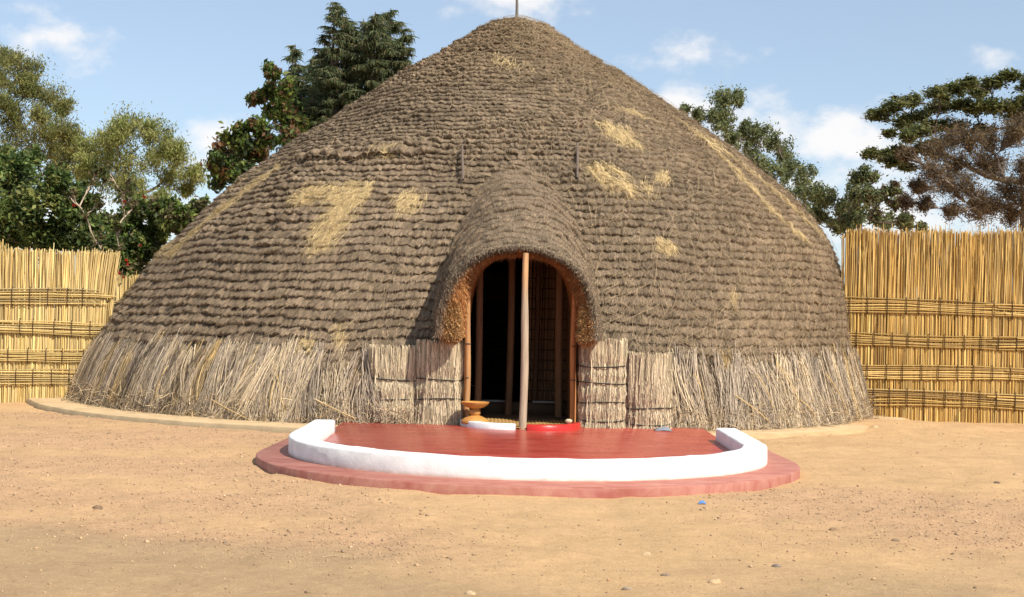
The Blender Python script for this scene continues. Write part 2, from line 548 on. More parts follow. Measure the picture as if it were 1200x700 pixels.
def patch_samples(n_per_m2=3200):
    out = []
    for path, hw, dens, tilt in PATCH:
        pts = np.array([dome_hit(*p) for p in path])
        for a, b in zip(pts[:-1], pts[1:]):
            rm = float(r_of_s((a[1] + b[1]) / 2))
            d = np.array([(b[0] - a[0]) * rm, b[1] - a[1]]); L = np.hypot(*d)
            n = max(12, int(n_per_m2 * (L + hw) * hw * 2 * dens))
            t = np.clip(.5 + rng.normal(0, .36, n), -.25, 1.25)[:, None] if L < .9 else rng.uniform(-.05, 1.05, n)[:, None]
            u = np.clip(rng.normal(0, .62, n), -1.7, 1.7)[:, None] * hw
            nd = np.array([-d[1], d[0]]) / max(L, 1e-6)
            q = d * t + nd * u
            hole = fbm(q[:, 0] * 5 + a[0] * 40, q[:, 1] * 5 + a[1] * 9, 55, 3); kp = rng.random(n) < sst(.30, .52, hole)
            q = q[kp]; n = len(q)
            out.append(np.stack([a[0] + q[:, 0] / rm, a[1] + q[:, 1], np.full(n, tilt), np.full(n, dens)], 1))
    return np.concatenate(out)


PS = patch_samples()
# raster of the patches in (theta, s) for the colour of the rolls below the loose straw
TH0, TH1, NT, NS_ = -1.9, 1.9, 760, 420
PR = np.zeros((NT, NS_))
np.add.at(PR, (np.clip(((PS[:, 0] - TH0) / (TH1 - TH0) * NT).astype(int), 0, NT - 1), np.clip((PS[:, 1] / S_END * NS_).astype(int), 0, NS_ - 1)), 1)
for _ in range(3):
    PR = (PR + np.roll(PR, 1, 0) + np.roll(PR, -1, 0) + np.roll(PR, 1, 1) + np.roll(PR, -1, 1)) / 5
cell = (5.0 * (TH1 - TH0) / NT) * (S_END / NS_)
PR = np.clip(PR / (1700 * cell), 0, 1)


def patch_at(th, s):
    return PR[np.clip(((th - TH0) / (TH1 - TH0) * NT).astype(int), 0, NT - 1), np.clip((s / S_END * NS_).astype(int), 0, NS_ - 1)]


OLD = np.array((.200, .148, .098)); OLDW = np.array((.235, .160, .092)); FRESH = np.array((.64, .48, .24))
SKIRT_GAPS = [(-.292, -.172), (.475, .575)]


def thatch_col(th, s):
    a = th * np.maximum(r_of_s(s), .4)
    n1 = fbm(a * .45, s * .45, 51)[..., None]; n2 = fbm(a * 3, s * 3, 52)[..., None]
    warm = np.clip(sst(4.0, .6, s) * .75 + sst(.45, .9, th) * .35, 0, 1)[..., None]
    c = (OLD * (1 - warm) + OLDW * warm) * (.72 + .55 * n1) * (.78 + .45 * n2)
    kk = np.floor(row_phase(th, s)); tone = vn(a / .13 + kk * 5.7, kk * 9.1, 54)[..., None]
    c = c * (.74 + .52 * tone)
    p = np.clip(patch_at(th, s) * (.4 + 1.2 * fbm(a * 6, s * 14, 53, 2)), 0, 1)[..., None] * .7
    return c * (1 - p) + FRESH * .8 * p


hut = thing('thatched_hut', 'large domed hut of grey straw thatch with an arched doorway behind the red terrace', 'hut', (-.1, CY, 0))


def build_dome():
    th = np.concatenate([np.linspace(-1.75, 1.75, 1300), np.linspace(1.75, 2 * np.pi - 1.75, 60)[1:-1]])
    s = np.concatenate([np.linspace(0.0, S_SKIRT + .1, 680), np.linspace(S_SKIRT + .1, S_END, 52)[1:]])
    T, S = np.meshgrid(th, s)
    Tw = np.where(T > np.pi, T - 2 * np.pi, T)
    D = dome_disp(Tw, S)
    # behind the long straw skirt the wall steps back
    ing = np.zeros_like(D)
    for a, b in SKIRT_GAPS: ing = np.maximum(ing, sst(a - .02, a, Tw) * sst(b + .02, b, Tw))
    back = sst(S_SKIRT, S_SKIRT + .05, S) * (1 - ing)
    D = D - back * .13
    P = dome(Tw, np.minimum(S + dome_shift(Tw, S) * (1 - back), S_END), D)
    C = thatch_col(Tw, S)
    nt, ns = len(th), len(s)
    i = np.arange(ns - 1)[:, None] * nt; j = np.arange(nt)[None, :]; j2 = (j + 1) % nt
    F = np.stack([i + j, i + nt + j, i + nt + j2, i + j2], 2).reshape(-1, 4)
    ctr = P.reshape(-1, 3)[F].mean(1)
    hole = (ctr[:, 1] < 23) & (np.abs(ctr[:, 0] - (.13)) < .86) & (ctr[:, 2] < 2.62)
    mk('thatch', P.reshape(-1, 3), F[~hole], M_THATCH, hut, C.reshape(-1, 3), True)


build_dome()


def in_door(P, m=0.0):
    return (P[:, 1] < 23) & (np.abs(P[:, 0] - .13) < .9 + m) & (P[:, 2] < 2.66 + m)


def strand_cols(base, n, lo=.35, hi=2.0, pale=.06):
    k = np.exp(rng.normal(0, .55, n))[:, None]
    c = base * np.clip(k, lo, hi)
    g = rng.random(n) < pale
    c[g] = np.array((.40, .29, .165)) * rng.uniform(.7, 1.25, (g.sum(), 1))
    return c


def build_straw():
    mb = MB()
    # --- short butts of every course, over the front of the dome
    n = 380000
    s = S_SKIRT * np.sqrt(rng.uniform(.0008, 1, n))
    th = rng.uniform(-1.62, 1.62, n)
    # pull the starts towards the lower half of each course
    q = row_phase(th, s); f = q - np.floor(q)
    keepf = rng.random(n) < (.35 + .65 * f)
    s, th, f = s[keepf], th[keepf], f[keepf]
    gap = []
    for a, b in SKIRT_GAPS:
        m_ = 5200
        gap.append((rng.uniform(a, b, m_), rng.uniform(S_SKIRT - .05, S_END - .1, m_)))
    th = np.concatenate([th] + [g[0] for g in gap]); s = np.concatenate([s] + [g[1] for g in gap])
    n = len(s); L = rng.uniform(.04, .13, n)
    f = row_phase(th, s); f = f - np.floor(f)
    L = np.minimum(L, np.where(rng.random(n) < .42 * (f > .35), rng.uniform(.92, 1.22, n) - f, np.maximum(.90 - f, .12)) * ROW * rng.uniform(.8, 1.25, n))
    r = np.maximum(r_of_s(s), .12)
    messy = .22 + .5 * sst(.25, .6, th) + .35 * sst(3, 1, s)
    lat = rng.normal(0, 1, n) * messy * L
    e = np.minimum(s + L, S_END - .02); m = (s + e) / 2
    P0 = dome(th, s + dome_shift(th, s), dome_disp(th, s) - .006); shm = dome_shift(th, m)
    dm = dome_disp(th + lat * .4 / r, m); de = dome_disp(th + lat / r, e)
    P1 = dome(th + lat * .4 / r, m + shm, dm + rng.uniform(.002, .010, n))
    P2 = dome(th + lat / r, e + shm, np.maximum(de, dm * .6) + rng.uniform(-.004, .030, n))
    P2[:, 2] -= rng.uniform(0, .012, n)
    c = strand_cols(thatch_col(th, s), n)
    ok = ~(in_door(P0, .05) | in_door(P2, .05))
    P = np.stack([P0, P1, P2], 1)[ok]
    t = np.stack([np.cos(th), np.sin(th), rng.normal(0, .3, n)], 1)[ok]
    mb.ribbons(P, t / np.linalg.norm(t, axis=1, keepdims=True), rng.uniform(.0045, .010, ok.sum()), c[ok])

    # --- loose long straws lying any way, most on the weathered right side and round the peak
    n = 7000
    th = np.concatenate([rng.normal(.62, .38, n * 45 // 100), rng.uniform(-1.4, 1.5, n - n * 45 // 100)])
    s = S_SKIRT * np.sqrt(rng.uniform(.001, 1, n)); top = rng.random(n) < .25
    s[top] = rng.uniform(.15, 4, top.sum())
    L = rng.uniform(.12, .5, n); ang = rng.uniform(-1.3, 1.3, n) + np.where(rng.random(n) < .5, 0, np.pi)
    r = np.maximum(r_of_s(s), .35); K = 5
    pts = []
    for k in range(K):
        u = (k / (K - 1) - .5) * L
        tk = th + u * np.sin(ang + .25 * (k - 2) * rng.normal(0, .3, n)) / r; sk = np.clip(s + u * np.cos(ang), .02, S_SKIRT)
        pts.append(dome(tk, sk, np.maximum(dome_disp(tk, sk), .02) + rng.uniform(.01, .03, n)))
    P = np.stack(pts, 1)
    tg = P[:, -1] - P[:, 0]
    nr = dome(th, s, 1.0) - dome(th, s, 0.0)
    sd = np.cross(tg, nr); sd /= np.linalg.norm(sd, axis=1, keepdims=True) + 1e-9
    c = np.array((.32, .235, .135)) * rng.uniform(.5, 1.3, (n, 1))
    ok = ~(in_door(P[:, 0], .1) | in_door(P[:, -1], .1))
    mb.ribbons(P[ok], sd[ok], rng.uniform(.0035, .006, ok.sum()), c[ok], .7)
    mb.build('thatch_straw', M_STRAW, hut)

    # --- patches of fresh yellow straw
    mb = MB()
    n = len(PS)
    th, s = PS[:, 0], np.clip(PS[:, 1], .1, S_SKIRT)
    L = rng.uniform(.10, .30, n)
    r = r_of_s(s); lat = (PS[:, 2] + rng.normal(0, .38, n)) * L * -1.0
    pts = []
    for k in range(4):
        u = (k / 3 - .4)
        sk = np.clip(s + u * L, .02, S_SKIRT + .1); tk = th + lat * u / r
        pts.append(dome(tk, sk, dome_disp(tk, sk) + rng.uniform(.002, .034, n)))
    P = np.stack(pts, 1)
    t = np.stack([np.cos(th), np.sin(th), rng.normal(0, .3, n)], 1)
    c = FRESH * np.clip(np.exp(rng.normal(-.05, .28, n)), .4, 1.3)[:, None]
    mb.ribbons(P, t / np.linalg.norm(t, axis=1, keepdims=True), rng.uniform(.004, .008, n), c, .6)
    o = mb.build('straw_patches', M_STRAW, hut)
    o['label'] = 'patches of fresh yellow straw over the grey thatch'


build_straw()


def build_skirt():
    mb = MB()
    # bundles of long stalks
    ths, zs, ls, cl, off, lean = [], [], [], [], [], []
    for b in range(2150):
        th = rng.uniform(-1.5, 1.5)
        x = -.68 + 7.0 * math.sin(th)
        if abs(th) < 1.2 and -2.02 < x < 2.28: continue
        dens = 1.0
        for a, b2 in SKIRT_GAPS:
            if a < th < b2: dens = .22
        if rng.random() > dens: continue
        n = int(rng.integers(8, 46))
        ths.append(th + rng.normal(0, .0085, n)); zs.append(rng.uniform(.70, 1.15) + rng.normal(0, .08, n))
        ln = .27 * math.sin(th) + rng.normal(0, .33)
        lean.append(ln + rng.normal(0, .12, n))
        tone = rng.random()
        base = np.array((.39, .315, .235)) if tone < .45 else (np.array((.55, .435, .285)) if tone < .85 else (np.array((.115, .088, .064)) if tone < .93 else np.array((.46, .32, .14))))
        cl.append(base * np.clip(np.exp(rng.normal(0, .33, n)), .4, 1.6)[:, None])
        off.append(rng.uniform(-.13, .08) + rng.normal(0, .015, n)); ls.append(rng.uniform(.75, 1.06) + rng.normal(0, .07, n))
    th, z0, ln, c, of, L = map(np.concatenate, (ths, zs, lean, cl, off, ls))
    n = len(th); K = 5; pts = []
    bow = rng.normal(0, .02, n); bow2 = rng.normal(0, .03, n)
    for k in range(K):
        t = k / (K - 1)
        z = np.maximum(z0 * (1 - np.minimum(L, 1.08) * t), .03)
        r = np.interp(z, TAB[::-1, 0], TAB[::-1, 1]); cx = np.interp(z, TAB[::-1, 0], TAB[::-1, 2])
        tk = th + (ln * t * .55 + bow2 * math.sin(math.pi * t)) / 7.0
        rad = r + of - .01 + bow * math.sin(math.pi * t) + .07 * t * t
        pts.append(np.stack([cx + rad * np.sin(tk), CY - rad * np.cos(tk), z], 1))
    P = np.stack(pts, 1)
    t = np.stack([np.cos(th), np.sin(th), np.zeros(n)], 1) + rng.normal(0, .35, (n, 3))
    mb.ribbons(P, t / np.linalg.norm(t, axis=1, keepdims=True), rng.uniform(.005, .012, n), c, .7)
    # broken bits and matted ends along the foot
    n = 9000
    th = rng.uniform(-1.5, 1.5, n); x = -.68 + 7.0 * np.sin(th)
    k = ~((np.abs(th) < 1.2) & (x > -1.25) & (x < 1.6)); th = th[k]; n = len(th)
    z = .05 + .35 * rng.random(n) ** 2; r = 7.14 + rng.uniform(-.08, .07, n) + .25 * (rng.random(n) ** 4) * (z < .1)
    A = np.stack([-.68 + r * np.sin(th), CY - r * np.cos(th), z], 1)
    dv = rng.normal(0, 1, (n, 3)); dv[:, 2] *= .8; dv /= np.linalg.norm(dv, axis=1, keepdims=True); Ls = rng.uniform(.04, .22, n)[:, None]
    B = A + dv * Ls; B[:, 2] = np.maximum(B[:, 2], .05); M_ = (A + B) / 2 + rng.normal(0, .01, (n, 3))
    sv = np.cross(dv, rng.normal(0, 1, (n, 3))); sv /= np.linalg.norm(sv, axis=1, keepdims=True)
    mb.ribbons(np.stack([A, M_, B], 1), sv, rng.uniform(.005, .010, n), np.array((.40, .30, .18)) * np.clip(np.exp(rng.normal(0, .4, n)), .3, 1.5)[:, None], .7)
    # stray stalks fallen across the skirt and on the ledge
    for px0, py0, px1, py1 in [(855, 465, 895, 497), (808, 440, 818, 470), (930, 470, 948, 492), (700, 478, 716, 496), (375, 470, 420, 492), (255, 470, 300, 494), (905, 430, 930, 478), (250, 420, 238, 470),
                               (330, 440, 322, 480), (205, 430, 190, 470), (960, 440, 985, 488), (880, 440, 898, 480)]:
        a = at(px0, py0, 1); b = at(px1, py1, 1)
        ta, sa = dome_hit(px0, py0); tb, sb = dome_hit(px1, py1)
        pts = [dome(ta + (tb - ta) * u, sa + (sb - sa) * u, .12 + .04 * math.sin(3 * u)) for u in np.linspace(0, 1, 5)]
        mb.tube(pts, .009, (.55, .40, .19), 5)
    o = mb.build('straw_skirt', M_STRAW, hut)
    o['label'] = 'skirt of long loose grey and yellow stalks round the foot'


build_skirt()

# peak spike and the two pegs above the porch
mb = MB(); ap = dome(np.array(0.), np.array(0.))
mb.tube([ap + (0, 0, -.25), ap + (0, 0, .2), ap + (-.02, 0, .75)], [.03, .026, .012], (.16, .14, .12), 8)
mb.build('peak_spike', M_WOOD, hut)
for px, y0, y1 in ((543, 176, 214), (676, 174, 212)):
    mb = MB(); t0, s0 = dome_hit(px, y1); t1, s1 = dome_hit(px - .5, y0)
    a = dome(np.array(t0), np.array(s0), .05); b = dome(np.array(t1), np.array(s1), .10)
    b = a + (b - a) * 1.0
    mb.tube([a, (a + b) / 2 + (0, -.02, 0.01), b], [.02, .022, .016], (.14, .105, .08), 7)
    mb.build('peg', M_WOOD, hut)

# ------------------------------------------------------------------ porch hood
LIP_Y, HX, HW, HZ0, HP = 19.62, .075, 1.08, 1.30, 2.3


def hood_h(y):
    u = y - LIP_Y
    return 2.54 + .52 * u + .020 * u * u


def hood(ph, y, off=0.0):
    c, s_ = np.cos(ph), np.sin(ph)
    w = HW + .04 * (y - LIP_Y)
    ex = np.sign(c) * np.abs(c) ** (2 / HP); ez = np.abs(s_) ** (2 / HP)
    h = hood_h(y) - HZ0
    x = HX + w * ex; z = HZ0 + h * ez
    nx_, nz_ = ex / w, np.maximum(ez, 0) / h
    ln = np.sqrt(nx_ ** 2 + nz_ ** 2) + 1e-9
    nx_, nz_ = nx_ / ln, nz_ / ln
    return np.stack([x + nx_ * off, y - .35 * off * nz_, z + nz_ * off], -1)


HROW = .155
HARC = 3.4   # approx arc length of the arch


def hood_phase(ph, y):
    a = ph / np.pi * HARC
    w = (fbm(a * .9, y * .7, 61, 3) - .5) * .10 + (vn(a * 2.2, y * 4, 60) - .5) * .05 + (vn(a * 7, y * 5, 62) - .5) * .045
    return (LIP_Y - y + 4 + w) / HROW


def hood_disp(ph, y):
    a = ph / np.pi * HARC
    q = hood_phase(ph, y); k = np.floor(q); f = q - k
    amp = .095 * (.5 + 1.0 * fbm(a * .8, y * .8, 64, 3))
    d = amp * f ** .55 * (1 - sst(.82, .99, f)) * (.45 + .75 * vn(a / .11, k * 5.1, 63) + .4 * (vn(a / .04, k * 3.7, 69) - .5))
    d = d - .085 * sst(.80, .92, f) * (.4 + .9 * fbm(a * 1.3, k * 1.7, 73, 3))
    e = sst(LIP_Y + .14, LIP_Y + .03, y); d = d * (1 - e) + .035 * e
    return d + (fbm(a * 1.2, y * 1.2, 65, 3) - .5) * .08 + (fbm(a * 6, y * 6, 66, 2) - .5) * .03


def hood_shift(ph, y):
    q = hood_phase(ph, y); k = np.floor(q); f = q - k
    return -.085 * (.45 + .9 * fbm(ph * 1.5 + 4, k * 1.9, 74, 3)) * sst(.35, .78, f) * (1 - sst(.84, .93, f)) * sst(LIP_Y + .02, LIP_Y + .2, y)


def lip_inner(ph, u):
    """from the outer lip (u = 0) round to the inner edge of the thick thatch (u = 1)"""
    c, s_ = np.cos(ph), np.sin(ph)
    ex = np.sign(c) * np.abs(c) ** (2 / HP); ez = np.abs(s_) ** (2 / HP)
    iw = np.where(c > 0, .80, .735)
    ix = .10 + iw * np.sign(c) * np.abs(c) ** (2 / 3.0); iz = 1.30 + (2.465 - 1.30) * np.abs(s_) ** (2 / 3.0)
    o = hood(ph, np.full_like(ph, LIP_Y), hood_disp(ph, np.full_like(ph, LIP_Y)))
    lump = (fbm(ph * 5, u * 3 + ph * 0, 71, 3) - .5) * .14 * np.sin(np.pi * np.clip(u, 0, 1))
    x = o[..., 0] * (1 - u) + ix * u
    z = o[..., 2] * (1 - u) + iz * u
    rnd = .10 * np.sin(np.pi * u)
    y = LIP_Y - .015 + .42 * u ** 1.3 - rnd * (1 - ez * .6) - lump
    return np.stack([x, y, z + lump * .3], -1)


def grid_faces(nr, nc):
    ii = (np.arange(nr - 1)[:, None] * nc + np.arange(nc - 1)[None, :]).ravel()
    return np.stack([ii, ii + 1, ii + nc + 1, ii + nc], 1)


def build_hood():
    ph = np.linspace(0, np.pi, 320); y = np.linspace(LIP_Y, 22.9, 330)
    PH, YY = np.meshgrid(ph, y)
    D = hood_disp(PH, YY)
    V = hood(PH, YY + hood_shift(PH, YY), D)
    a = PH / np.pi * HARC
    C = OLD * (.72 + .55 * fbm(a * .6, YY * .6, 67))[..., None] * (.8 + .45 * fbm(a * 4, YY * 4, 68))[..., None]
    hd = mk('porch_hood', V.reshape(-1, 3), grid_faces(len(y), len(ph)), M_THATCH, hut, C.reshape(-1, 3), True)
    hd['label'] = 'rounded thatched hood arching over the doorway'
    # strands of the hood
    mb = MB(); n = 60000
    p = rng.uniform(.0, np.pi, n); yy = rng.uniform(LIP_Y, 22.6, n); L = rng.uniform(.03, .075, n)
    a = p / np.pi * HARC
    f = hood_phase(p, yy); f = f - np.floor(f)
    L = np.minimum(L, np.where(rng.random(n) < .38, rng.uniform(.92, 1.2, n) - f, np.maximum(.86 - f, .10)) * HROW)
    lat = rng.normal(0, .22, n) * L / HARC * np.pi
    droop = L
    y1, y2 = yy - droop * .5, yy - droop
    hs = hood_shift(p, y1)
    P0 = hood(p, yy + hood_shift(p, yy), hood_disp(p, yy) - .005)
    d1 = hood_disp(p + lat * .4, y1)
    P1 = hood(p + lat * .4, y1 + hs, d1 + rng.uniform(.004, .016, n))
    P2 = hood(p + lat, y2 + hs, np.maximum(hood_disp(p + lat, y2), d1 * .7) + rng.uniform(-.008, .014, n))
    P2[:, 2] -= rng.uniform(.0, .012, n)
    P2[:, 1] = np.maximum(P2[:, 1], LIP_Y - .12)
    ax = hood(p, yy, .0); bx = hood(p + .01, yy, .0); t = bx - ax; t /= np.linalg.norm(t, axis=1, keepdims=True) + 1e-9
    t = t + rng.normal(0, .25, (n, 3)); t /= np.linalg.norm(t, axis=1, keepdims=True)
    base = OLD * (.72 + .55 * fbm(a * .6, yy * .6, 67))[:, None] * (.8 + .45 * fbm(a * 4, yy * 4, 68))[:, None]
    mb.ribbons(np.stack([P0, P1, P2], 1), t, rng.uniform(.004, .009, n), strand_cols(base, n))
    mb.build('hood_straw', M_STRAW, hd)

    # thick lip: raw brown-orange straw ends facing the yard
    u = np.linspace(0, 1, 26)
    PH, U = np.meshgrid(ph, u)
    V = lip_inner(PH, U)
    n1 = fbm(PH * 9, U * 5, 72)[..., None]
    k = sst(.12 + .34 * np.sin(PH) ** 2, .42 + .34 * np.sin(PH) ** 2, U + (n1[..., 0] - .5) * .3)[..., None]
    RAW = np.array((.42, .205, .075))
    C = (OLD * (1 - k) + RAW * k) * (.5 + 1.0 * n1)
    lip = mk('hood_lip', V.reshape(-1, 3), grid_faces(26, len(ph)), M_THATCH, hut, C.reshape(-1, 3), True)
    lip['label'] = 'raw orange brown straw ends along the underside of the hood'
    mb = MB(); n = 15000
    p = rng.uniform(0, np.pi, n); u = rng.uniform(0, 1, n) ** 1.0
    A = lip_inner(p, u)
    dirn = np.stack([-np.cos(p) * .35 + rng.normal(0, .35, n), -rng.uniform(.3, 1.0, n), -rng.uniform(.0, .8, n) + rng.normal(0, .2, n)], 1)
    dirn /= np.linalg.norm(dirn, axis=1, keepdims=True)
    L = rng.uniform(.02, .075, n)[:, None]
    P = np.stack([A - dirn * .01, A + dirn * L * .5, A + dirn * L + np.array([0, 0, -.01])], 1)
    sd = np.cross(dirn, rng.normal(0, 1, (n, 3))); sd /= np.linalg.norm(sd, axis=1, keepdims=True)
    kk = sst(.12 + .34 * np.sin(p) ** 2, .42 + .34 * np.sin(p) ** 2, u + rng.normal(0, .08, n))[:, None]
    c = (OLD * (1 - kk) + RAW * 1.05 * kk) * np.clip(np.exp(rng.normal(0, .4, n)), .3, 2)[:, None]
    mb.ribbons(P, sd, rng.uniform(.006, .012, n), c, .4)
    # hanging wisps along the crown of the opening
    n = 500
    p = rng.uniform(.5, np.pi - .5, n); A = lip_inner(p, rng.uniform(.75, 1, n))
    P = np.stack([A, A + np.stack([rng.normal(0, .01, n), rng.normal(-.01, .02, n), -rng.uniform(.02, .05, n)], 1), A + np.stack([rng.normal(0, .025, n), rng.normal(-.01, .02, n), -rng.uniform(.04, .10, n)], 1)], 1)
    mb.ribbons(P, np.tile(np.array([[1., 0, 0]]), (n, 1)), np.full(n, .006), np.array((.30, .17, .08)) * rng.uniform(.5, 1.4, (n, 1)), .3)
    mb.build('lip_straw', M_STRAW, lip)
    # big shaggy knots where the lip ends, either side
    for sx, x0, x1 in ((-1, -.98, -.66), (1, .90, 1.13)):
        mb = MB(); n = 2600
        cx, w = (x0 + x1) / 2, (x1 - x0) / 2
        for cz, cr in ((1.36, 1.0), (1.52, .85), (1.68, .62)):
            m = n
            d = rng.normal(0, 1, (m, 3)); d /= np.linalg.norm(d, axis=1, keepdims=True)
            A = np.array([cx - sx * 0.0, LIP_Y + .11, cz]) + d * np.array([w * cr * .85, .13 * cr, .105])
            dr = d + rng.normal(0, .45, (m, 3)) + np.array([0, -.1, -.35]); dr /= np.linalg.norm(dr, axis=1, keepdims=True)
            Ln = rng.uniform(.02, .06, m)[:, None]
            P = np.stack([A - dr * .02, A + dr * Ln * .5, A + dr * Ln], 1)
            sd = np.cross(dr, rng.normal(0, 1, (m, 3))); sd /= np.linalg.norm(sd, axis=1, keepdims=True)
            mb.ribbons(P, sd, rng.uniform(.006, .012, m), np.array((.40, .235, .095)) * np.clip(np.exp(rng.normal(0, .4, m)), .3, 1.9)[:, None], .5)
            # solid heart
            nn = 14
            a = np.arange(nn) * 2 * np.pi / nn; lat_ = np.linspace(-1.4, 1.4, 8)
            VV = np.stack([cx + np.cos(lat_)[:, None] * np.cos(a) * w * cr * .85, LIP_Y + .11 + np.cos(lat_)[:, None] * np.sin(a) * .13 * cr, cz + np.repeat(np.sin(lat_)[:, None], nn, 1) * .105], 2).reshape(-1, 3)
            FF = [(i * nn + j, i * nn + (j + 1) % nn, (i + 1) * nn + (j + 1) % nn, (i + 1) * nn + j) for i in range(7) for j in range(nn)]
            mb.add(VV, FF, (.24, .125, .05))
        mb.build('straw_knot', M_STRAW, hut)
    # woven reed lining of the passage, tapering inwards
    ph2 = np.linspace(0, np.pi, 150); uu = np.linspace(0, 1, 24)
    PH, U = np.meshgrid(ph2, uu)
    c = np.cos(PH); s_ = np.sin(PH)
    iw = np.where(c > 0, .80, .735) - .04 * U
    x = .10 + iw * np.sign(c) * np.abs(c) ** (2 / 3.0); z = 1.30 + (1.165 - .0 * U) * np.abs(s_) ** (2 / 3.0)
    V = np.stack([x, LIP_Y + .38 + 1.15 * U, z], 2)
    wv = ((np.floor(PH * 40) + np.floor(U * 24)) % 2)[..., None]
    C = np.array((.36, .16, .06)) * (.7 + .5 * wv)
    lin = MB(); lin.add(V.reshape(-1, 3), grid_faces(24, 150), C.reshape(-1, 3))
    # straight sides below the arch
    for sx in (-1, 1):
        U2, Z2 = np.meshgrid(np.linspace(0, 1, 24), np.linspace(.1, 1.3, 40))
        iw = (.80 if sx > 0 else .735) - .04 * U2
        V = np.stack([.10 + sx * iw, LIP_Y + .38 + 1.15 * U2, Z2], 2)
        wv = ((np.floor(Z2 * 36) + np.floor(U2 * 24)) % 2)[..., None]
        C = np.array((.30, .145, .06)) * (.7 + .5 * wv)
        lin.add(V.reshape(-1, 3), grid_faces(40, 24), C.reshape(-1, 3))
    lin.build('passage_lining', M_REED, hut)


build_hood()

# jamb posts of the doorway and the bundled straw beside it
for x, y, c in ((-.60, 20.10, (.42, .23, .10)), (.87, 20.12, (.46, .20, .07))):
    mb = MB()
    zs = np.linspace(.08, 2.0, 9)
    mb.tube(np.stack([x + .012 * np.sin(zs * 3 + x), np.full(9, y), zs], 1), .045 - .006 * zs / 2, c, 10)
    for zc in (.75, 1.22):
        mb.tube([(x, y, zc - .008), (x, y, zc + .008)], .049, (.10, .06, .04), 10)
    mb.build('door_jamb', M_WOOD, hut)


def straw_pillar(x0, x1, yf, z1, seed, wires):
    w, cx = (x1 - x0) / 2, (x0 + x1) / 2
    dep = .30
    rg = np.random.default_rng(seed)
    mb = MB()
    # rounded core
    na, nz_ = 40, 56
    a = np.linspace(0, 2 * np.pi, na, endpoint=False); z = np.linspace(.06, z1, nz_)
    A, Zz = np.meshgrid(a, z)
    pinch = 1 - sum(.085 * np.exp(-((Zz - wz) / .075) ** 2) for wz in wires) if wires else 1
    ca, sa = np.cos(A), np.sin(A)
    ex = np.sign(ca) * np.abs(ca) ** .72; ey = np.sign(sa) * np.abs(sa) ** .72
    V = np.stack([cx + ex * w * .97 * pinch, yf + dep + ey * dep * .95 * pinch, Zz], 2)
    F = [(i * na + j, i * na + (j + 1) % na, (i + 1) * na + (j + 1) % na, (i + 1) * na + j) for i in range(nz_ - 1) for j in range(na)]
    mb.add(V.reshape(-1, 3), F, (.34, .27, .18))
    n = 11000
    a = rg.uniform(np.pi * .9, np.pi * 2.1, n); zt = rg.uniform(.12, z1 + .05, n); L = np.where(rg.random(n) < .6, rg.uniform(.3, .9, n), rg.uniform(.12, .4, n))
    la = rg.normal(0, .05, n); dp = rg.uniform(-.014, .020, n) + (vn(a * 9, zt * 2, seed) - .5) * .05
    pts = []
    for k in range(7):
        t = k / 6; zk = np.maximum(zt - L * t, .045)
        pin = 1 - sum(.085 * np.exp(-((zk - wz) / .075) ** 2) for wz in wires) if wires else 1
        ak = a + la * t
        ca, sa = np.cos(ak), np.sin(ak)
        ex = np.sign(ca) * np.abs(ca) ** .72; ey = np.sign(sa) * np.abs(sa) ** .72
        fl = .018 * (t == 1) * rg.random(n) + np.where(zk < .14, .02 * rg.random(n), 0)
        pts.append(np.stack([cx + ex * (w * pin + dp + fl), yf + dep + ey * (dep * pin + dp + fl), zk], 1))
    P = np.stack(pts, 1)
    t = np.stack([np.ones(n), rg.normal(0, .5, n), np.zeros(n)], 1); t /= np.linalg.norm(t, axis=1, keepdims=True)
    pale = np.array((.58, .485, .32)) * np.clip(np.exp(rg.normal(0, .36, n)), .3, 1.6)[:, None]
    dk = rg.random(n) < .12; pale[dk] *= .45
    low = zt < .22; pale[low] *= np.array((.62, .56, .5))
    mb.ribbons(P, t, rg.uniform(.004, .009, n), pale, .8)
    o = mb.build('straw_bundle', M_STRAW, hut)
    for wz in wires:
        wb = MB()
        a = np.linspace(0, 2 * np.pi, 41)
        ca, sa = np.cos(a), np.sin(a)
        ex = np.sign(ca) * np.abs(ca) ** .72; ey = np.sign(sa) * np.abs(sa) ** .72
        wb.tube(np.stack([cx + ex * (w * .915 + .040), yf + dep + ey * (dep * .915 + .040), wz + .012 * np.sin(a * 2 + wz * 9)], 1), .009, (.05, .042, .035), 5, False)
        wb.build('binding_wire', M_TWINE, o)


straw_pillar(-1.95, -1.30, 20.02, 1.14, 1, (.70, .42))
straw_pillar(-1.29, -.66, 19.96, 1.22, 2, (.72, .45))
straw_pillar(.97, 1.60, 19.98, 1.30, 3, (.95, .72, .45, .20))
straw_pillar(1.63, 2.24, 20.04, 1.12, 4, (.38, .16))

# ------------------------------------------------------------------ inside the doorway
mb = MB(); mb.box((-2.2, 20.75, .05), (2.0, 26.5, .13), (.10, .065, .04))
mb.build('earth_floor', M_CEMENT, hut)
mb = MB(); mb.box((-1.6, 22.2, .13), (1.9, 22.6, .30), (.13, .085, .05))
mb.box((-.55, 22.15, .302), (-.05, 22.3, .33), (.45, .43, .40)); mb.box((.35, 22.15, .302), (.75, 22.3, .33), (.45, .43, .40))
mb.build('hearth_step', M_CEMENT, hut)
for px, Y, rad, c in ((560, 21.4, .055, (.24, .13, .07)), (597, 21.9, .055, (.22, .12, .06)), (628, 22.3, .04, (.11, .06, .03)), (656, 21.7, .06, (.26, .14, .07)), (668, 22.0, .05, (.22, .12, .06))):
    p = at(px, 400, Y); mb = MB()
    zs = np.linspace(.1, 3.2, 8)
    mb.tube(np.stack([p[0] + .02 * np.sin(zs + px), np.full(8, Y), zs], 1), rad, c, 9)
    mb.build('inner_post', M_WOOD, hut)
mb = MB()
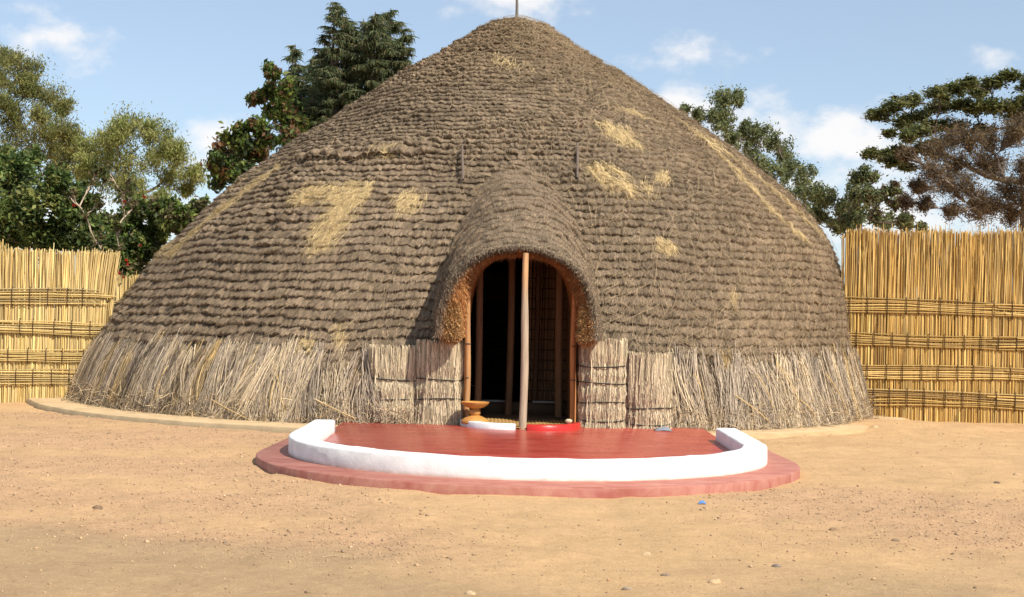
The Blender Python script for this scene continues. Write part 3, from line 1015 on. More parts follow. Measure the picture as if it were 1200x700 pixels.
for i in range(60):
    x = .28 + i * .026
    mb.tube([(x, 22.75 + rng.normal(0, .006), .1), (x + rng.normal(0, .01), 22.75, 3.2)], .014, np.array((.34, .18, .085)) * rng.uniform(.6, 1.3), 5)
for z in np.arange(.3, 3, .16):
    mb.tube([(.25, 22.73, z), (1.85, 22.73, z + .01)], .008, (.10, .055, .03), 5)
mb.build('reed_screen', M_REED, hut)

# ------------------------------------------------------------------ ledge round the hut
def ledge():
    th = np.linspace(-1.6, 1.55, 260)
    wob = (fbm(th * 9, th * 0 + 1, 81, 3) - .5) * .12
    ro = 7.86 + wob - .12 * sst(-.2, .2, th); ri = np.full_like(th, 6.7)
    zt = .058 + (fbm(th * 14, th * 0, 82) - .5) * .015 - .03 * sst(.1, .4, th)
    rows = [(ro + .03 + .25 * sst(0, .3, th), np.full_like(th, -.06)), (ro, zt - .008), (ro - .03, zt), ((ro + ri) / 2, zt + .008), (ri, zt)]
    V = np.stack([np.stack([-.68 + r * np.sin(th), CY - r * np.cos(th), z], 1) for r, z in rows], 0)
    keep = np.ones(len(th) - 1, bool)
    F = grid_faces(len(rows), len(th))
    C = np.empty((len(rows), len(th), 3)); C[:] = (.56, .40, .225); lf = sst(.2, -.1, th)[:, None]; C[0] = np.array((.26, .20, .13)) * lf + SAND * (1 - lf); C[1] = np.array((.36, .27, .16)) * lf + SAND * (1 - lf)
    o = mk('footpath_ledge', V.reshape(-1, 3), F, M_CEMENT, None, C.reshape(-1, 3), True)
    tag(o, 'low tan cement ledge round the foot of the thatched hut', 'ledge', kind='structure')


ledge()

# ------------------------------------------------------------------ red terrace
TX, TY = .21, 16.2


def u_path(rad, y_back, flare, n=90, cy=TY):
    """a half circle open to the hut with straight legs back to y_back"""
    a = np.linspace(np.pi, 2 * np.pi, n)
    arc = np.stack([TX + rad * np.cos(a), cy + rad * np.sin(a)], 1)
    k = np.linspace(1, 0, 14)[:-1]
    left = np.stack([TX - rad - flare * k, cy + (y_back - cy) * k], 1)
    right = np.stack([TX + rad + flare * k[::-1], cy + (y_back - cy) * k[::-1]], 1)
    return np.concatenate([left, arc, right])


def slab(name, outline, z0, z1, mat, parent, edge_col, bev=.012, rough=.0):
    """flat slab with a soft edge; top fanned as strips between mirrored outline points"""
    n = len(outline); c = outline.mean(0)
    inn = c + (outline - c) * (1 - bev / 3)
    jit = (fbm(np.arange(n) * .35, np.zeros(n), 91, 3) - .5)[:, None] * rough
    o2 = outline + (outline - c) / np.linalg.norm(outline - c, axis=1, keepdims=True) * jit
    rings = [np.c_[o2, np.full(n, z0)], np.c_[o2, np.full(n, z1 - bev)], np.c_[inn, np.full(n, z1)]]
    V = np.concatenate(rings)
    F = []
    for k in range(2):
        for i in range(n):
            j = (i + 1) % n
            F.append((k * n + i, k * n + j, (k + 1) * n + j, (k + 1) * n + i))
    m = n // 2
    for i in range(m - 1):
        F.append((2 * n + i, 2 * n + i + 1, 2 * n + n - 2 - i, 2 * n + n - 1 - i))
    V = np.asarray(V)
    col = np.empty((len(V), 3)); col[:] = edge_col
    return mk(name, V, np.array(F), mat, parent, col)


terrace = thing('terrace', 'half round red terrace floor with a faded red apron in front of the hut door', 'terrace', (TX, TY, 0))
terrace['kind'] = 'thing'
ap_o = slab('apron', u_path(2.945, 19.3, -.10, cy=16.0), -.05, .078, M_APRON, terrace, (.3, .1, .07), .012, .022)
slab('floor', u_path(2.45, 20.35, .06), .05, .104, M_REDFLOOR, terrace, (.3, .05, .04), .004)
# sill running in under the arch
mb = MB(); mb.box((-.62, 20.2, .05), (.9, 20.78, .112), (.40, .27, .14)); mb.build('sill', M_CEMENT, terrace)

# white wall round the terrace
def u_wall():
    prof = [(-.135, .07), (-.135, .118), (-.135, .247), (-.125, .262), (-.105, .268), (.105, .268), (.125, .262), (.135, .247), (.135, .135), (.135, .09)]
    path = u_path(2.5, 18.28, .03, 120)
    n = len(path)
    T = np.gradient(path, axis=0); T /= np.linalg.norm(T, axis=1, keepdims=True)
    Nn = np.stack([-T[:, 1], T[:, 0]], 1)     # towards the inside
    wob = (fbm(np.arange(n) * .16, np.zeros(n), 95, 3) - .5) * .015
    V = []
    for k, (o, z) in enumerate(prof):
        zz_ = z + wob * (z > .1) + (fbm(np.arange(n) * .5, np.full(n, k * 2.0), 96, 2) - .5) * .006
        V.append(np.c_[path + Nn * (o + (fbm(np.arange(n) * .3, np.full(n, k * 1.0), 97, 2) - .5)[:, None] * .008), zz_])
    V = np.concatenate(V); m = len(prof)
    F = [(k * n + i, k * n + i + 1, (k + 1) * n + i + 1, (k + 1) * n + i) for k in range(m - 1) for i in range(n - 1)]
    for i in (0, n - 1):
        idx = [k * n + i for k in range(m)]
        F += [(idx[0], idx[1], idx[8], idx[9]), (idx[1], idx[2], idx[7], idx[8]), (idx[2], idx[3], idx[6], idx[7]), (idx[3], idx[4], idx[5], idx[6])]
    C = np.empty((len(V), 3)); C[:] = (.80, .79, .765)
    low = V[:, 2] < .1; C[low] = np.array((.60, .43, .34)) + (rng.random((low.sum(), 1)) - .5) * .16
    o = mk('low_wall', V, np.array(F), M_WHITE, None, C)
    tag(o, 'low curved whitewashed wall round the edge of the red terrace', 'low wall')


u_wall()


def kerb(name, pts, w, z0, z1, c, mat, label, cat):
    pts = np.asarray(pts, float)
    # smooth path
    t = np.linspace(0, 1, len(pts)); tt = np.linspace(0, 1, 40)
    co = [np.polyval(np.polyfit(t, pts[:, i], min(3, len(pts) - 1)), tt) for i in range(2)]
    path = np.stack(co, 1); n = 40
    T = np.gradient(path, axis=0); T /= np.linalg.norm(T, axis=1, keepdims=True); Nn = np.stack([-T[:, 1], T[:, 0]], 1)
    prof = [(-w / 2, z0), (-w / 2, z1 - .015), (-w / 2 + .015, z1), (w / 2 - .015, z1 + .002), (w / 2, z1 - .012), (w / 2, z0)]
    V = np.concatenate([np.c_[path + Nn * o, np.full(n, z) + (fbm(np.arange(n) * .3, np.full(n, o * 9), 99) - .5) * .01 * (z > z0)] for o, z in prof]); m = len(prof)
    F = [(k * n + i, k * n + i + 1, (k + 1) * n + i + 1, (k + 1) * n + i) for k in range(m - 1) for i in range(n - 1)]
    for i in (0, n - 1):
        ix = [k * n + i for k in range(m)]; F += [(ix[0], ix[1], ix[4], ix[5]), (ix[1], ix[2], ix[3], ix[4])]
    o = mk(name, V, np.array(F), mat, None, np.tile(np.array([c]), (len(V), 1)))
    tag(o, label, cat)


kerb('white_kerb', [(-.63, 20.0), (-.50, 19.62), (-.25, 19.38), (.09, 19.30)], .10, .09, .185, (.80, .79, .77), M_WHITE, 'small white kerb curving across the left half of the doorway', 'kerb')
kerb('red_kerb', [(.25, 19.28), (.52, 19.26), (.78, 19.45), (.93, 19.85)], .10, .09, .185, (.50, .025, .018), M_REDKERB, 'small glossy red kerb curving across the right half of the doorway', 'kerb')

# straw mat between the kerbs and the doorway
def mat_mesh():
    x = np.linspace(-.56, .86, 120); y = np.linspace(19.45, 20.95, 90)
    X, Y = np.meshgrid(x, y)
    edge = 19.42 + .42 * np.abs((X - .15) / .75) ** 2.2
    Y = edge + (Y - 19.45) / 1.5 * (20.95 - edge)
    Z = .135 + (fbm(X * 3, Y * 3, 101, 3) - .5) * .03 + .005 * np.sin(X * 120)
    C = np.array((.46, .28, .10)) * (.75 + .5 * ((np.floor(X * 60) + np.floor(Y * 25)) % 2))[..., None] * .9
    o = mk('straw_mat', np.stack([X, Y, Z], 2).reshape(-1, 3), grid_faces(90, 120), M_REED, None, C.reshape(-1, 3), True)
    md = o.modifiers.new('thickness', 'SOLIDIFY'); md.thickness = .012; md.offset = -1
    tag(o, 'golden woven straw mat lying on the sill inside the doorway', 'mat')


mat_mesh()

# turned wooden stand with a dish top
stand = thing('pedestal_bowl', 'turned orange wood pedestal bowl standing by the left door jamb', 'bowl', (-.47, 19.78, .15))
c = np.array((.50, .235, .06)); b0 = (-.47, 19.78, .145)
mb = MB(); mb.lathe([(.0, 0), (.185, 0), (.19, .015), (.18, .04), (.15, .07), (.10, .095), (.058, .11), (.045, .118)], c, b0); mb.build('foot', M_CARVED, stand, True)
mb = MB(); mb.lathe([(.045, .10), (.072, .125), (.078, .15), (.07, .175), (.048, .20)], c * .95, b0); mb.build('stem', M_CARVED, stand, True)
mb = MB(); mb.lathe([(.046, .198), (.07, .205), (.13, .225), (.178, .26), (.192, .285), (.195, .292), (.188, .293), (.165, .268), (.11, .243), (.05, .235), (0, .234)], c, b0); mb.build('dish', M_CARVED, stand, True)

# prop post in front of the arch
mb = MB(); zs = np.linspace(.09, 2.47, 16)
mb.tube(np.stack([.175 + .013 * np.sin(zs * 2.1) + .004 * zs + .035 * zs / 2.4 * 0, 19.46 + .10 * zs / 2.4 + .008 * np.sin(zs * 3), zs], 1), .052 - .012 * sst(1.2, 2.4, zs) + .002 * np.sin(zs * 9),
        np.array((.40, .31, .215))[None] * (1 - sst(1.7, 2.2, zs)[:, None]) + np.array((.47, .27, .13))[None] * sst(1.7, 2.2, zs)[:, None], 14)
tag(mb.build('wooden_post', M_WOOD, None, True), 'slim bare wooden post propping the thatched hood in the middle of the doorway', 'post')

# pale knob of stone on the end of the red kerb, grey rag by the straw bundle, blue litter in front
def rock(name, loc, rad, squash, c, seed, mat=M_STONE, parent=None):
    rg = np.random.default_rng(seed)
    nl, na = 9, 12
    lat = np.linspace(-np.pi / 2, np.pi / 2, nl); a = np.arange(na) * 2 * np.pi / na
    D = np.stack([np.cos(lat)[:, None] * np.cos(a), np.cos(lat)[:, None] * np.sin(a), np.repeat(np.sin(lat)[:, None], na, 1)], 2).reshape(-1, 3)
    k = np.ones(len(D))
    for _ in range(9):      # facets: cut by random planes
        nrm = rg.normal(0, 1, 3); nrm /= np.linalg.norm(nrm); d = rg.uniform(.62, .9)
        k = np.minimum(k, d / np.maximum(D @ nrm, 1e-3))
    V = D * np.minimum(k, 1)[:, None] * rad * np.array([1.15, .9, squash]) + np.array(loc)
    F = [(i * na + j, i * na + (j + 1) % na, (i + 1) * na + (j + 1) % na, (i + 1) * na + j) for i in range(nl - 1) for j in range(na)]
    return mk(name, V, np.array(F), mat, parent, np.tile(np.array([c]), (len(V), 1)), False)


tag(rock('pale_stone', (.80, 19.55, .21), .05, .8, (.60, .48, .32), 5), 'small pale stone lying on the mat behind the red kerb', 'stone')


def rag(name, loc, w, d, hgt, c, seed, label, cat):
    rg = np.random.default_rng(seed)
    x = np.linspace(-1, 1, 16); X, Y = np.meshgrid(x, x)
    ed = 1 + .3 * vn(np.arctan2(Y, X) * 2, X * 0, seed)
    Z = hgt * fbm(X * 1.7 + seed, Y * 1.7, seed, 3) * np.clip(1.3 - np.hypot(X, Y), .1, 1)
    V = np.stack([loc[0] + X * ed * w, loc[1] + Y * ed * d, loc[2] + Z], 2).reshape(-1, 3)
    o = mk(name, V, grid_faces(16, 16), M_TWINE, None, np.tile(np.array([c]), (len(V), 1)), True)
    md = o.modifiers.new('thickness', 'SOLIDIFY'); md.thickness = .004
    tag(o, label, cat)


rag('grey_rag', (2.1, 19.75, .108), .10, .07, .09, (.22, .24, .27), 3, 'small crumpled grey rag on the red floor beside the right straw bundle', 'rag')
p = at(822, 580, 12.9)
rag('litter', (p[0], 12.85, float(ground_z(p[0], 12.85)) + .004), .028, .022, .05, (.10, .25, .60), 7, 'scrap of blue plastic litter on the sand just before the apron', 'litter')

# ------------------------------------------------------------------ reed fences
def reed_fence(name, label, line, top, bands, cols, thick, seed, ragged, end_splay=0, dens=1.0):
    """line: [(x, y), (x, y)]; bands: [(z, height)]"""
    rg = np.random.default_rng(seed)
    a, b = np.array(line[0], float), np.array(line[1], float)
    L = np.linalg.norm(b - a); d = (b - a) / L; nrm = np.array([-d[1], d[0]])
    if nrm[1] > 0: nrm = -nrm                                 # towards the yard
    root = thing(name, label, 'fence', ((a[0] + b[0]) / 2, (a[1] + b[1]) / 2, 0))
    mb = MB()
    n = int(L / .0135 * dens * 5.5)
    for i in range(n):
        t = (i + rg.random()) * L / n; lay = rg.uniform(-.05, .05)
        p = a + d * t + nrm * lay
        h = top(t) + rg.normal(0, .022) - (.05 if lay < 0 else 0)
        if rg.random() < ragged: h += rg.normal(0, .07)
        r0 = rg.uniform(.006, .0115)
        c = cols[rg.integers(len(cols))] * np.clip(np.exp(rg.normal(0, .2)), .55, 1.5)
        sl = rg.normal(0, .016); wb = rg.normal(0, .012)
        spl = end_splay * np.exp(-((L - t) / .35) ** 2) + end_splay * .3 * rg.normal(0, .3)
        z0 = -.05
        k = np.array([0, .3, .62, .85, 1.0])
        P = []
        for u in k:
            sp = sl * u * h * .5 + wb * math.sin(u * 5 + i) + spl * max(0, u - .62) ** 1.6
            q = p + d * sp + nrm * (rg.normal(0, .006) + (.05 * rg.random() * ragged * 4 if u > .8 else 0))
            P.append((q[0], q[1], z0 + (h - z0) * u))
        w = rg.uniform(.75, 1.1, 5)[:, None]
        mb.tube(P, [r0, r0, r0 * .95, r0 * .85, r0 * .6], np.clip(c[None] * w, 0, .9), 5)
    mb.build('reed_panel', M_REED, root)
    for bi, (bz, bh) in enumerate(bands):
        bb = MB(); nb = 7
        off = .068
        for j in range(nb):
            z = bz + bh * (j / (nb - 1) - .5)
            for rep in range(2):
                t0 = rg.uniform(-.38, -.02) if rep == 0 else rg.uniform(L * .35, L * .5)
                t1 = rg.uniform(L * .55, L * .75) if rep == 0 else L + rg.uniform(-.2, .15)
                tt = np.linspace(t0, t1, 12)
                wave = .018 * np.sin(tt * 1.3 + bi * 2 + j * .15) + (fbm(tt * 1.1 + j * 7, tt * 0 + bi, seed) - .5) * .055
                P = np.stack([a[0] + d[0] * tt + nrm[0] * (off + rep * .012), a[1] + d[1] * tt + nrm[1] * (off + rep * .012), z + wave], 1)
                c = cols[rg.integers(len(cols))] * rg.uniform(.5, 1.0)
                bb.tube(P, np.linspace(.0150, .0105, 12) * rg.uniform(.8, 1.15), c, 6)
        band = bb.build('band', M_REED, root)
        tie_mesh = None
        nt = int(L / .30)
        for j in range(nt):
            t = .12 + j * .30 + (bi % 2) * .1 + rg.normal(0, .02)
            w = .018 * math.sin(t * 1.3 + bi * 2)
            q = a + d * t
            if tie_mesh is None:
                tb = MB(); hh = bh / 2 + .03
                loop = [(0, .03, -hh), (0, .088, -hh), (0, .098, -hh * .5), (0, .10, 0), (0, .098, hh * .5), (0, .088, hh), (0, .03, hh)]
                P = [np.array([nrm[0] * y, nrm[1] * y, z]) for _, y, z in loop]
                tb.tube(P, .0075, (.075, .042, .025), 6)
                tie = tb.build('tie', M_TWINE, None); tie_mesh = tie
            else:
                tie = tie_mesh.copy(); COL.objects.link(tie)
            tie.parent = band
            tie.matrix_parent_inverse = Matrix.Translation(-WORLD_LOC.get(root.name, Vector((0, 0, 0))) * 0)
            tie.location = (q[0], q[1], bz + w)
    return root


PALE = [np.array(c) for c in ((.77, .56, .22), (.80, .60, .265), (.71, .50, .18), (.74, .57, .27), (.61, .44, .185))]
AGED = [np.array(c) for c in ((.66, .425, .125), (.58, .36, .105), (.74, .50, .17), (.47, .285, .09), (.62, .43, .17))]
reed_fence('reed_fence', 'pale yellow reed fence left of the hut, in front of the dark green bushes',
           [(-13.0, 23.9), (-6.80, 24.6)], lambda t: 2.56 + .02 * math.sin(t * 2), [(1.76, .24), (1.24, .21), (.79, .19), (.41, .22)], PALE, .1, 3, .08, .55)
reed_fence('reed_fence', 'weathered golden brown reed fence right of the hut, below the spreading tree',
           [(5.72, 25.05), (12.5, 24.45)], lambda t: 3.22 + .012 * t + .015 * math.sin(t * 5), [(1.93, .23), (1.36, .19), (.82, .20), (.36, .25)], AGED, .1, 4, .30, .0)
reed_fence('reed_fence', 'low end of reed fence showing in the gap beside the left fence and the hut',
           [(-7.6, 26.6), (-6.0, 26.8)], lambda t: 2.20, [(1.6, .2)], PALE, .1, 5, .05, 0, .9)
# ------------------------------------------------------------------ trees
def leaves(mb, ctr, n, spread, size, cols, droop=0.0, flat=1.0, aspect=2.4, updir=.5):
    """n leaf blades scattered round the points ctr (M,3) with spreads (M,)"""
    m = len(ctr)
    idx = rng.integers(0, m, n)
    g = rng.normal(0, 1, (n, 3)); g *= (np.abs(rng.normal(.75, .3, n)) / (np.linalg.norm(g, axis=1) + 1e-6))[:, None]
    g[:, 2] *= flat
    g *= np.where(rng.random(n) < .3, rng.uniform(1.2, 2.1, n), 1.0)[:, None]
    P = ctr[idx] + g * spread[idx][:, None]
    nrm = rng.normal(0, 1, (n, 3)); nrm[:, 2] += updir * 2; nrm /= np.linalg.norm(nrm, axis=1, keepdims=True)
    ax = np.cross(nrm, rng.normal(0, 1, (n, 3))); ax[:, 2] -= droop; ax /= np.linalg.norm(ax, axis=1, keepdims=True)
    sd = np.cross(nrm, ax); sd /= np.linalg.norm(sd, axis=1, keepdims=True) + 1e-9
    L = size * rng.uniform(.6, 1.35, n); W = L / aspect
    fold = np.cross(ax, sd)
    V = np.stack([P - ax * L[:, None] * .5, P + sd * W[:, None] * .5 + fold * W[:, None] * .12, P + ax * L[:, None] * .5, P - sd * W[:, None] * .5 + fold * W[:, None] * .12], 1).reshape(-1, 3)
    b = np.arange(n) * 4
    F = np.stack([b, b + 1, b + 2, b + 3], 1)
    pal = np.array(cols)
    cluster_tone = rng.integers(0, len(pal), m)
    tone = np.where(rng.random(n) < .6, cluster_tone[idx], rng.integers(0, len(pal), n))
    c = pal[tone] * np.clip(np.exp(rng.normal(0, .25, n)), .5, 1.7)[:, None]
    mb.add(V, F, np.repeat(c, 4, axis=0))


def limb(mb, a, b, r0, r1, sag, c, n=7, sides=6, seed=0):
    t = np.linspace(0, 1, n)[:, None]
    j = rng.normal(0, 1, 3) * np.linalg.norm(b - a) * .06
    P = a + (b - a) * t + np.array([0, 0, sag]) * np.sin(np.pi * t) + j * np.sin(np.pi * 1.5 * t) * t * (1 - t) * 3
    mb.tube(P, np.linspace(r0, r1, n), c, sides, False)
    return P


def tree(name, label, Y, base_px, fork_py, clumps, leaf, cols, trunk_r=.18, bark=(.20, .15, .11), droop=0., flat=1., per=420, aspect=2.4, twig=True, depth=.8, group=None, subs=12, sub_r=.5, updir=.5, cat='tree', twigs=1, lr=.55):
    p = at(base_px, 400, Y); base = np.array([p[0], Y, 0.])
    root = thing(name, label, cat, tuple(base), group)
    f = at(base_px + rng.normal(0, 3), fork_py, Y)
    tb = MB(); lb = MB()
    n = 9; t = np.linspace(0, 1, n)[:, None]
    P = np.array([base[0], base[1], -.1]) * (1 - t) + f * t + np.stack([.1 * np.sin(t[:, 0] * 4), .08 * np.cos(t[:, 0] * 3) - .08, 0 * t[:, 0]], 1)
    tb.tube(P, trunk_r * (1.25 - .45 * t[:, 0]), bark, 9, False)
    sc_ = Y / F_PX
    ctr = [(at(px + rng.normal(0, .25 * pr), py + rng.normal(0, .2 * pr), Y + rng.normal(0, depth)), pr * sc_ * rng.uniform(.8, 1.2)) for (px, py, pr) in clumps]
    ctr.sort(key=lambda q: np.linalg.norm(q[0] - f))
    AP = [P[-1], P[-2]]; AR = [trunk_r * .8, trunk_r * .85]        # points one can branch from, and the wood's radius there
    C_, S_ = [], []
    for c0, r in ctr:
        D = np.linalg.norm(c0 - f)
        ap = np.array(AP); dc = np.linalg.norm(ap - c0, axis=1); df = np.linalg.norm(ap - f, axis=1)
        cost = dc + .35 * df + 3.0 * np.maximum(0, ap[:, 2] - c0[2] - .2) + np.where(dc < .5 * r, 5, 0)
        k = int(cost.argmin()); r0 = max(AR[k] * lr, .016)
        lp = limb(tb, ap[k], c0, r0, max(r0 * .3, .010), -.05 * dc[k], bark, 8)
        for q, rad in zip(lp[2:], np.linspace(r0, r0 * .3, 8)[2:]): AP.append(q); AR.append(rad)
        for _ in range(subs):
            g = rng.normal(0, 1, 3); g /= np.linalg.norm(g); g *= rng.uniform(.1, 1.25) ** .7; g[2] *= flat
            q = c0 + g * r
            C_.append(q); S_.append(r * sub_r * rng.uniform(.6, 1.3))
            for w in range(twigs if twig else 0):
                limb(tb, lp[rng.integers(3, 8)], q + rng.normal(0, .25 * r, 3) * (w > 0), .012, .004, 0, bark, 4, 3)
    C_, S_ = np.array(C_), np.array(S_)
    leaves(lb, C_, int(per * len(clumps)), S_, leaf, cols, droop, flat, aspect, updir)
    tb.build('trunk', M_BARK, root, True)
    lb.build('crown', M_LEAF, root)
    return root


G_EUC = [(0.143, 0.178, 0.049), (0.205, 0.225, 0.071), (0.26, 0.253, 0.088), (0.164, 0.164, 0.062), (0.342, 0.321, 0.116)]
G_OLIVE = [(0.198, 0.237, 0.059), (0.264, 0.298, 0.086), (0.33, 0.337, 0.112), (0.198, 0.205, 0.073), (0.396, 0.383, 0.152)]
G_DARK = [(0.078, 0.124, 0.039), (0.117, 0.176, 0.049), (0.169, 0.221, 0.062), (0.273, 0.28, 0.085), (0.065, 0.098, 0.034)]
G_MIX = [(.05, .085, .022), (.08, .12, .03), (.15, .17, .045), (.06, .075, .03), (.035, .055, .02)]
G_FLAT = [(.11, .125, .042), (.15, .165, .052), (.20, .20, .075), (.075, .085, .036)]
G_GREY = [(0.165, 0.193, 0.083), (0.209, 0.231, 0.099), (0.116, 0.143, 0.066), (0.264, 0.275, 0.121)]

tree('tall_tree', 'tall olive green tree with hanging leaves at the far left behind the bushes', 52, -5, 190,
     [(8, 70, 14), (25, 80, 16), (40, 92, 13), (5, 95, 16), (32, 106, 14), (60, 118, 17), (72, 128, 12), (18, 140, 15), (45, 138, 14), (62, 150, 17), (78, 158, 14), (88, 165, 10), (4, 128, 12),
      (30, 165, 18), (58, 178, 17), (82, 185, 12), (5, 180, 15), (-20, 100, 24), (-25, 150, 24), (-20, 72, 18), (95, 205, 10), (70, 200, 12)],
     .125, G_EUC, .22, (.17, .14, .11), .9, .9, 1900, 3.6, subs=18, sub_r=.62, updir=.25)
tree('round_tree', 'rounded light green tree between the far left tree and the hut', 47, 165, 228,
     [(118, 166, 15), (138, 152, 14), (160, 149, 15), (180, 155, 15), (196, 170, 15), (210, 186, 14), (226, 206, 12), (104, 178, 13), (126, 190, 17), (150, 180, 17), (176, 190, 17), (200, 210, 15),
      (218, 226, 10), (108, 208, 15), (136, 214, 17), (165, 220, 16), (190, 232, 12), (98, 194, 11)],
     .115, G_OLIVE, .16, (.22, .18, .13), 1.0, .95, 1900, 3.6, subs=18, sub_r=.62, updir=.25)
tree('podded_tree', 'leafy tree hung with brown seed pods, low on the left slope of the hut', 40, 300, 215,
     [(320, 85, 8), (299, 114, 10), (318, 108, 10), (338, 104, 10), (325, 130, 12), (345, 140, 14), (300, 146, 9), (282, 162, 11), (265, 178, 12), (253, 192, 9), (272, 197, 12), (296, 180, 12),
      (312, 165, 12), (256, 212, 9), (335, 162, 12), (355, 150, 12), (290, 205, 10), (330, 120, 8)],
     .17, [(.06, .10, .024), (.10, .155, .035), (.19, .23, .05), (.05, .07, .03), (.12, .17, .04), (.06, .09, .03), (.24, .13, .065)], .12, (.18, .13, .10), .5, 1, 1100, 2.0)
tree('slope_tree', 'grey green tree rising behind the right slope of the hut', 45, 905, 240,
     [(843, 118, 12), (862, 116, 10), (836, 138, 12), (820, 135, 8), (855, 140, 13), (850, 160, 12), (876, 155, 12), (890, 155, 10), (903, 165, 12), (870, 175, 12), (890, 186, 14), (915, 181, 10),
      (925, 196, 14), (945, 201, 14), (905, 206, 14), (955, 221, 14), (935, 226, 14), (970, 236, 12), (965, 256, 12), (984, 246, 9), (978, 262, 10), (995, 252, 10), (990, 268, 10), (950, 250, 10), (880, 200, 10), (806, 128, 5)],
     .12, G_GREY, .15, (.16, .13, .11), .4, 1, 1000, 2.6)
tree('small_tree', 'small grey green tree over the left end of the right fence', 40, 1010, 262,
     [(1005, 206, 10), (1019, 201, 9), (998, 226, 12), (1016, 226, 11), (1036, 226, 9), (1001, 250, 13), (1022, 250, 13), (1045, 241, 9), (990, 262, 10), (1035, 262, 10), (1056, 252, 9), (1062, 264, 9), (1078, 266, 7), (1048, 222, 7)],
     .115, G_GREY + [(.16, .10, .06)], .09, (.16, .13, .11), .4, 1, 900, 2.4)
tree('spreading_tree', 'spreading flat topped dark green tree at the far right above the reed fence', 43, 1215, 215,
     [(1120, 150, 14), (1140, 130, 14), (1165, 125, 14), (1080, 155, 12), (1060, 160, 12), (1190, 140, 14), (1150, 150, 13), (1095, 175, 12), (1045, 190, 9), (1032, 133, 10), (1050, 125, 12), (1071, 118, 12), (1093, 109, 12), (1115, 105, 12), (1135, 103, 12), (1150, 110, 9), (1165, 100, 12), (1180, 93, 12), (1198, 91, 14), (1216, 96, 15), (1055, 141, 10),
      (1076, 135, 12), (1101, 126, 12), (1126, 123, 10), (1018, 179, 9), (1035, 181, 11), (1056, 176, 11), (1076, 172, 10), (1062, 196, 8), (1096, 150, 9), (1186, 120, 10), (1206, 121, 14), (1040, 156, 8),
      (1100, 166, 9), (1230, 120, 18), (1240, 150, 18)],
     .15, G_FLAT, .3, (.13, .105, .085), .1, .6, 950, 2.8, updir=.9, subs=14, sub_r=.6)
tree('dry_tree', 'dry brown leafless tree with bare branches behind the right fence', 36, 1203, 246,
     [(1062, 182, 8), (1086, 178, 12), (1111, 166, 14), (1136, 161, 15), (1160, 156, 15), (1185, 156, 16), (1206, 151, 16), (1091, 201, 14), (1116, 196, 15), (1145, 191, 15), (1175, 190, 15), (1200, 196, 15),
      (1106, 220, 13), (1136, 219, 12), (1076, 216, 9), (1066, 236, 9), (1085, 238, 8), (1235, 175, 20), (1235, 210, 16), (1110, 250, 10), (1140, 246, 12), (1165, 240, 13), (1200, 232, 16), (1180, 224, 14), (1150, 232, 12), (1185, 252, 12)],
     .11, [(.15, .098, .05), (.20, .135, .07), (.10, .07, .04), (.24, .17, .09)], .17, (.19, .155, .125), .2, 1, 1150, 5.0, subs=24, sub_r=.75, twigs=5, lr=.62)
tree('dark_bush', 'dense dark green bush showing over the left reed fence', 29.5, 30, 300,
     [(0, 205, 20), (15, 190, 14), (30, 215, 20), (55, 225, 18), (40, 250, 22), (10, 245, 22), (75, 240, 18), (95, 250, 16), (80, 270, 22), (50, 280, 22), (15, 280, 24), (-25, 230, 28), (-20, 275, 28), (105, 275, 18), (36, 185, 9), (100, 228, 12), (70, 215, 10), (115, 290, 16)],
     .11, G_DARK, .12, (.13, .10, .08), .2, 1, 2300, 1.8, depth=.7, cat='bush')
tree('green_shrub', 'green shrub between the flowering shrub and the left edge of the hut', 31, 175, 320,
     [(150, 262, 14), (170, 250, 14), (190, 245, 12), (205, 255, 12), (165, 275, 15), (190, 270, 14), (215, 262, 10), (150, 290, 14), (175, 298, 14), (235, 240, 9), (225, 252, 9), (140, 315, 14), (155, 325, 12), (128, 262, 12), (115, 300, 14), (120, 320, 14), (135, 285, 12)],
     .13, [(.10, .155, .035), (.17, .23, .05), (.26, .29, .08), (.07, .10, .035), (.20, .16, .08)], .07, (.24, .19, .14), .3, 1, 1300, 2.0, depth=.5, cat='shrub')
fl = tree('flowering_shrub', 'sparse shrub with bare pale branches and red flowers behind the left fence', 26.8, 128, 318,
          [(105, 212, 9), (113, 200, 7), (128, 210, 8), (140, 232, 8), (120, 240, 10), (150, 222, 7), (100, 250, 9), (135, 262, 9), (160, 240, 7), (112, 285, 9), (140, 292, 9), (82, 232, 7), (126, 300, 10)],
          .10, [(.08, .11, .03), (.14, .14, .05), (.20, .15, .08)], .075, (.42, .33, .24), .2, 1, 110, 2.0, depth=.3, subs=5, cat='shrub', lr=.72)
for px, py in ((86, 241), (146, 236), (165, 288), (169, 231), (148, 305), (150, 310), (145, 325), (140, 320)):
    q = at(px, py, 26.5); mb = MB(); n = 16
    leaves(mb, q[None, :], n, np.array([.016]), .05, [(.62, .03, .02), (.50, .02, .02)], 0, 1, 2.2)
    mb.build('flower', M_LEAF, fl)


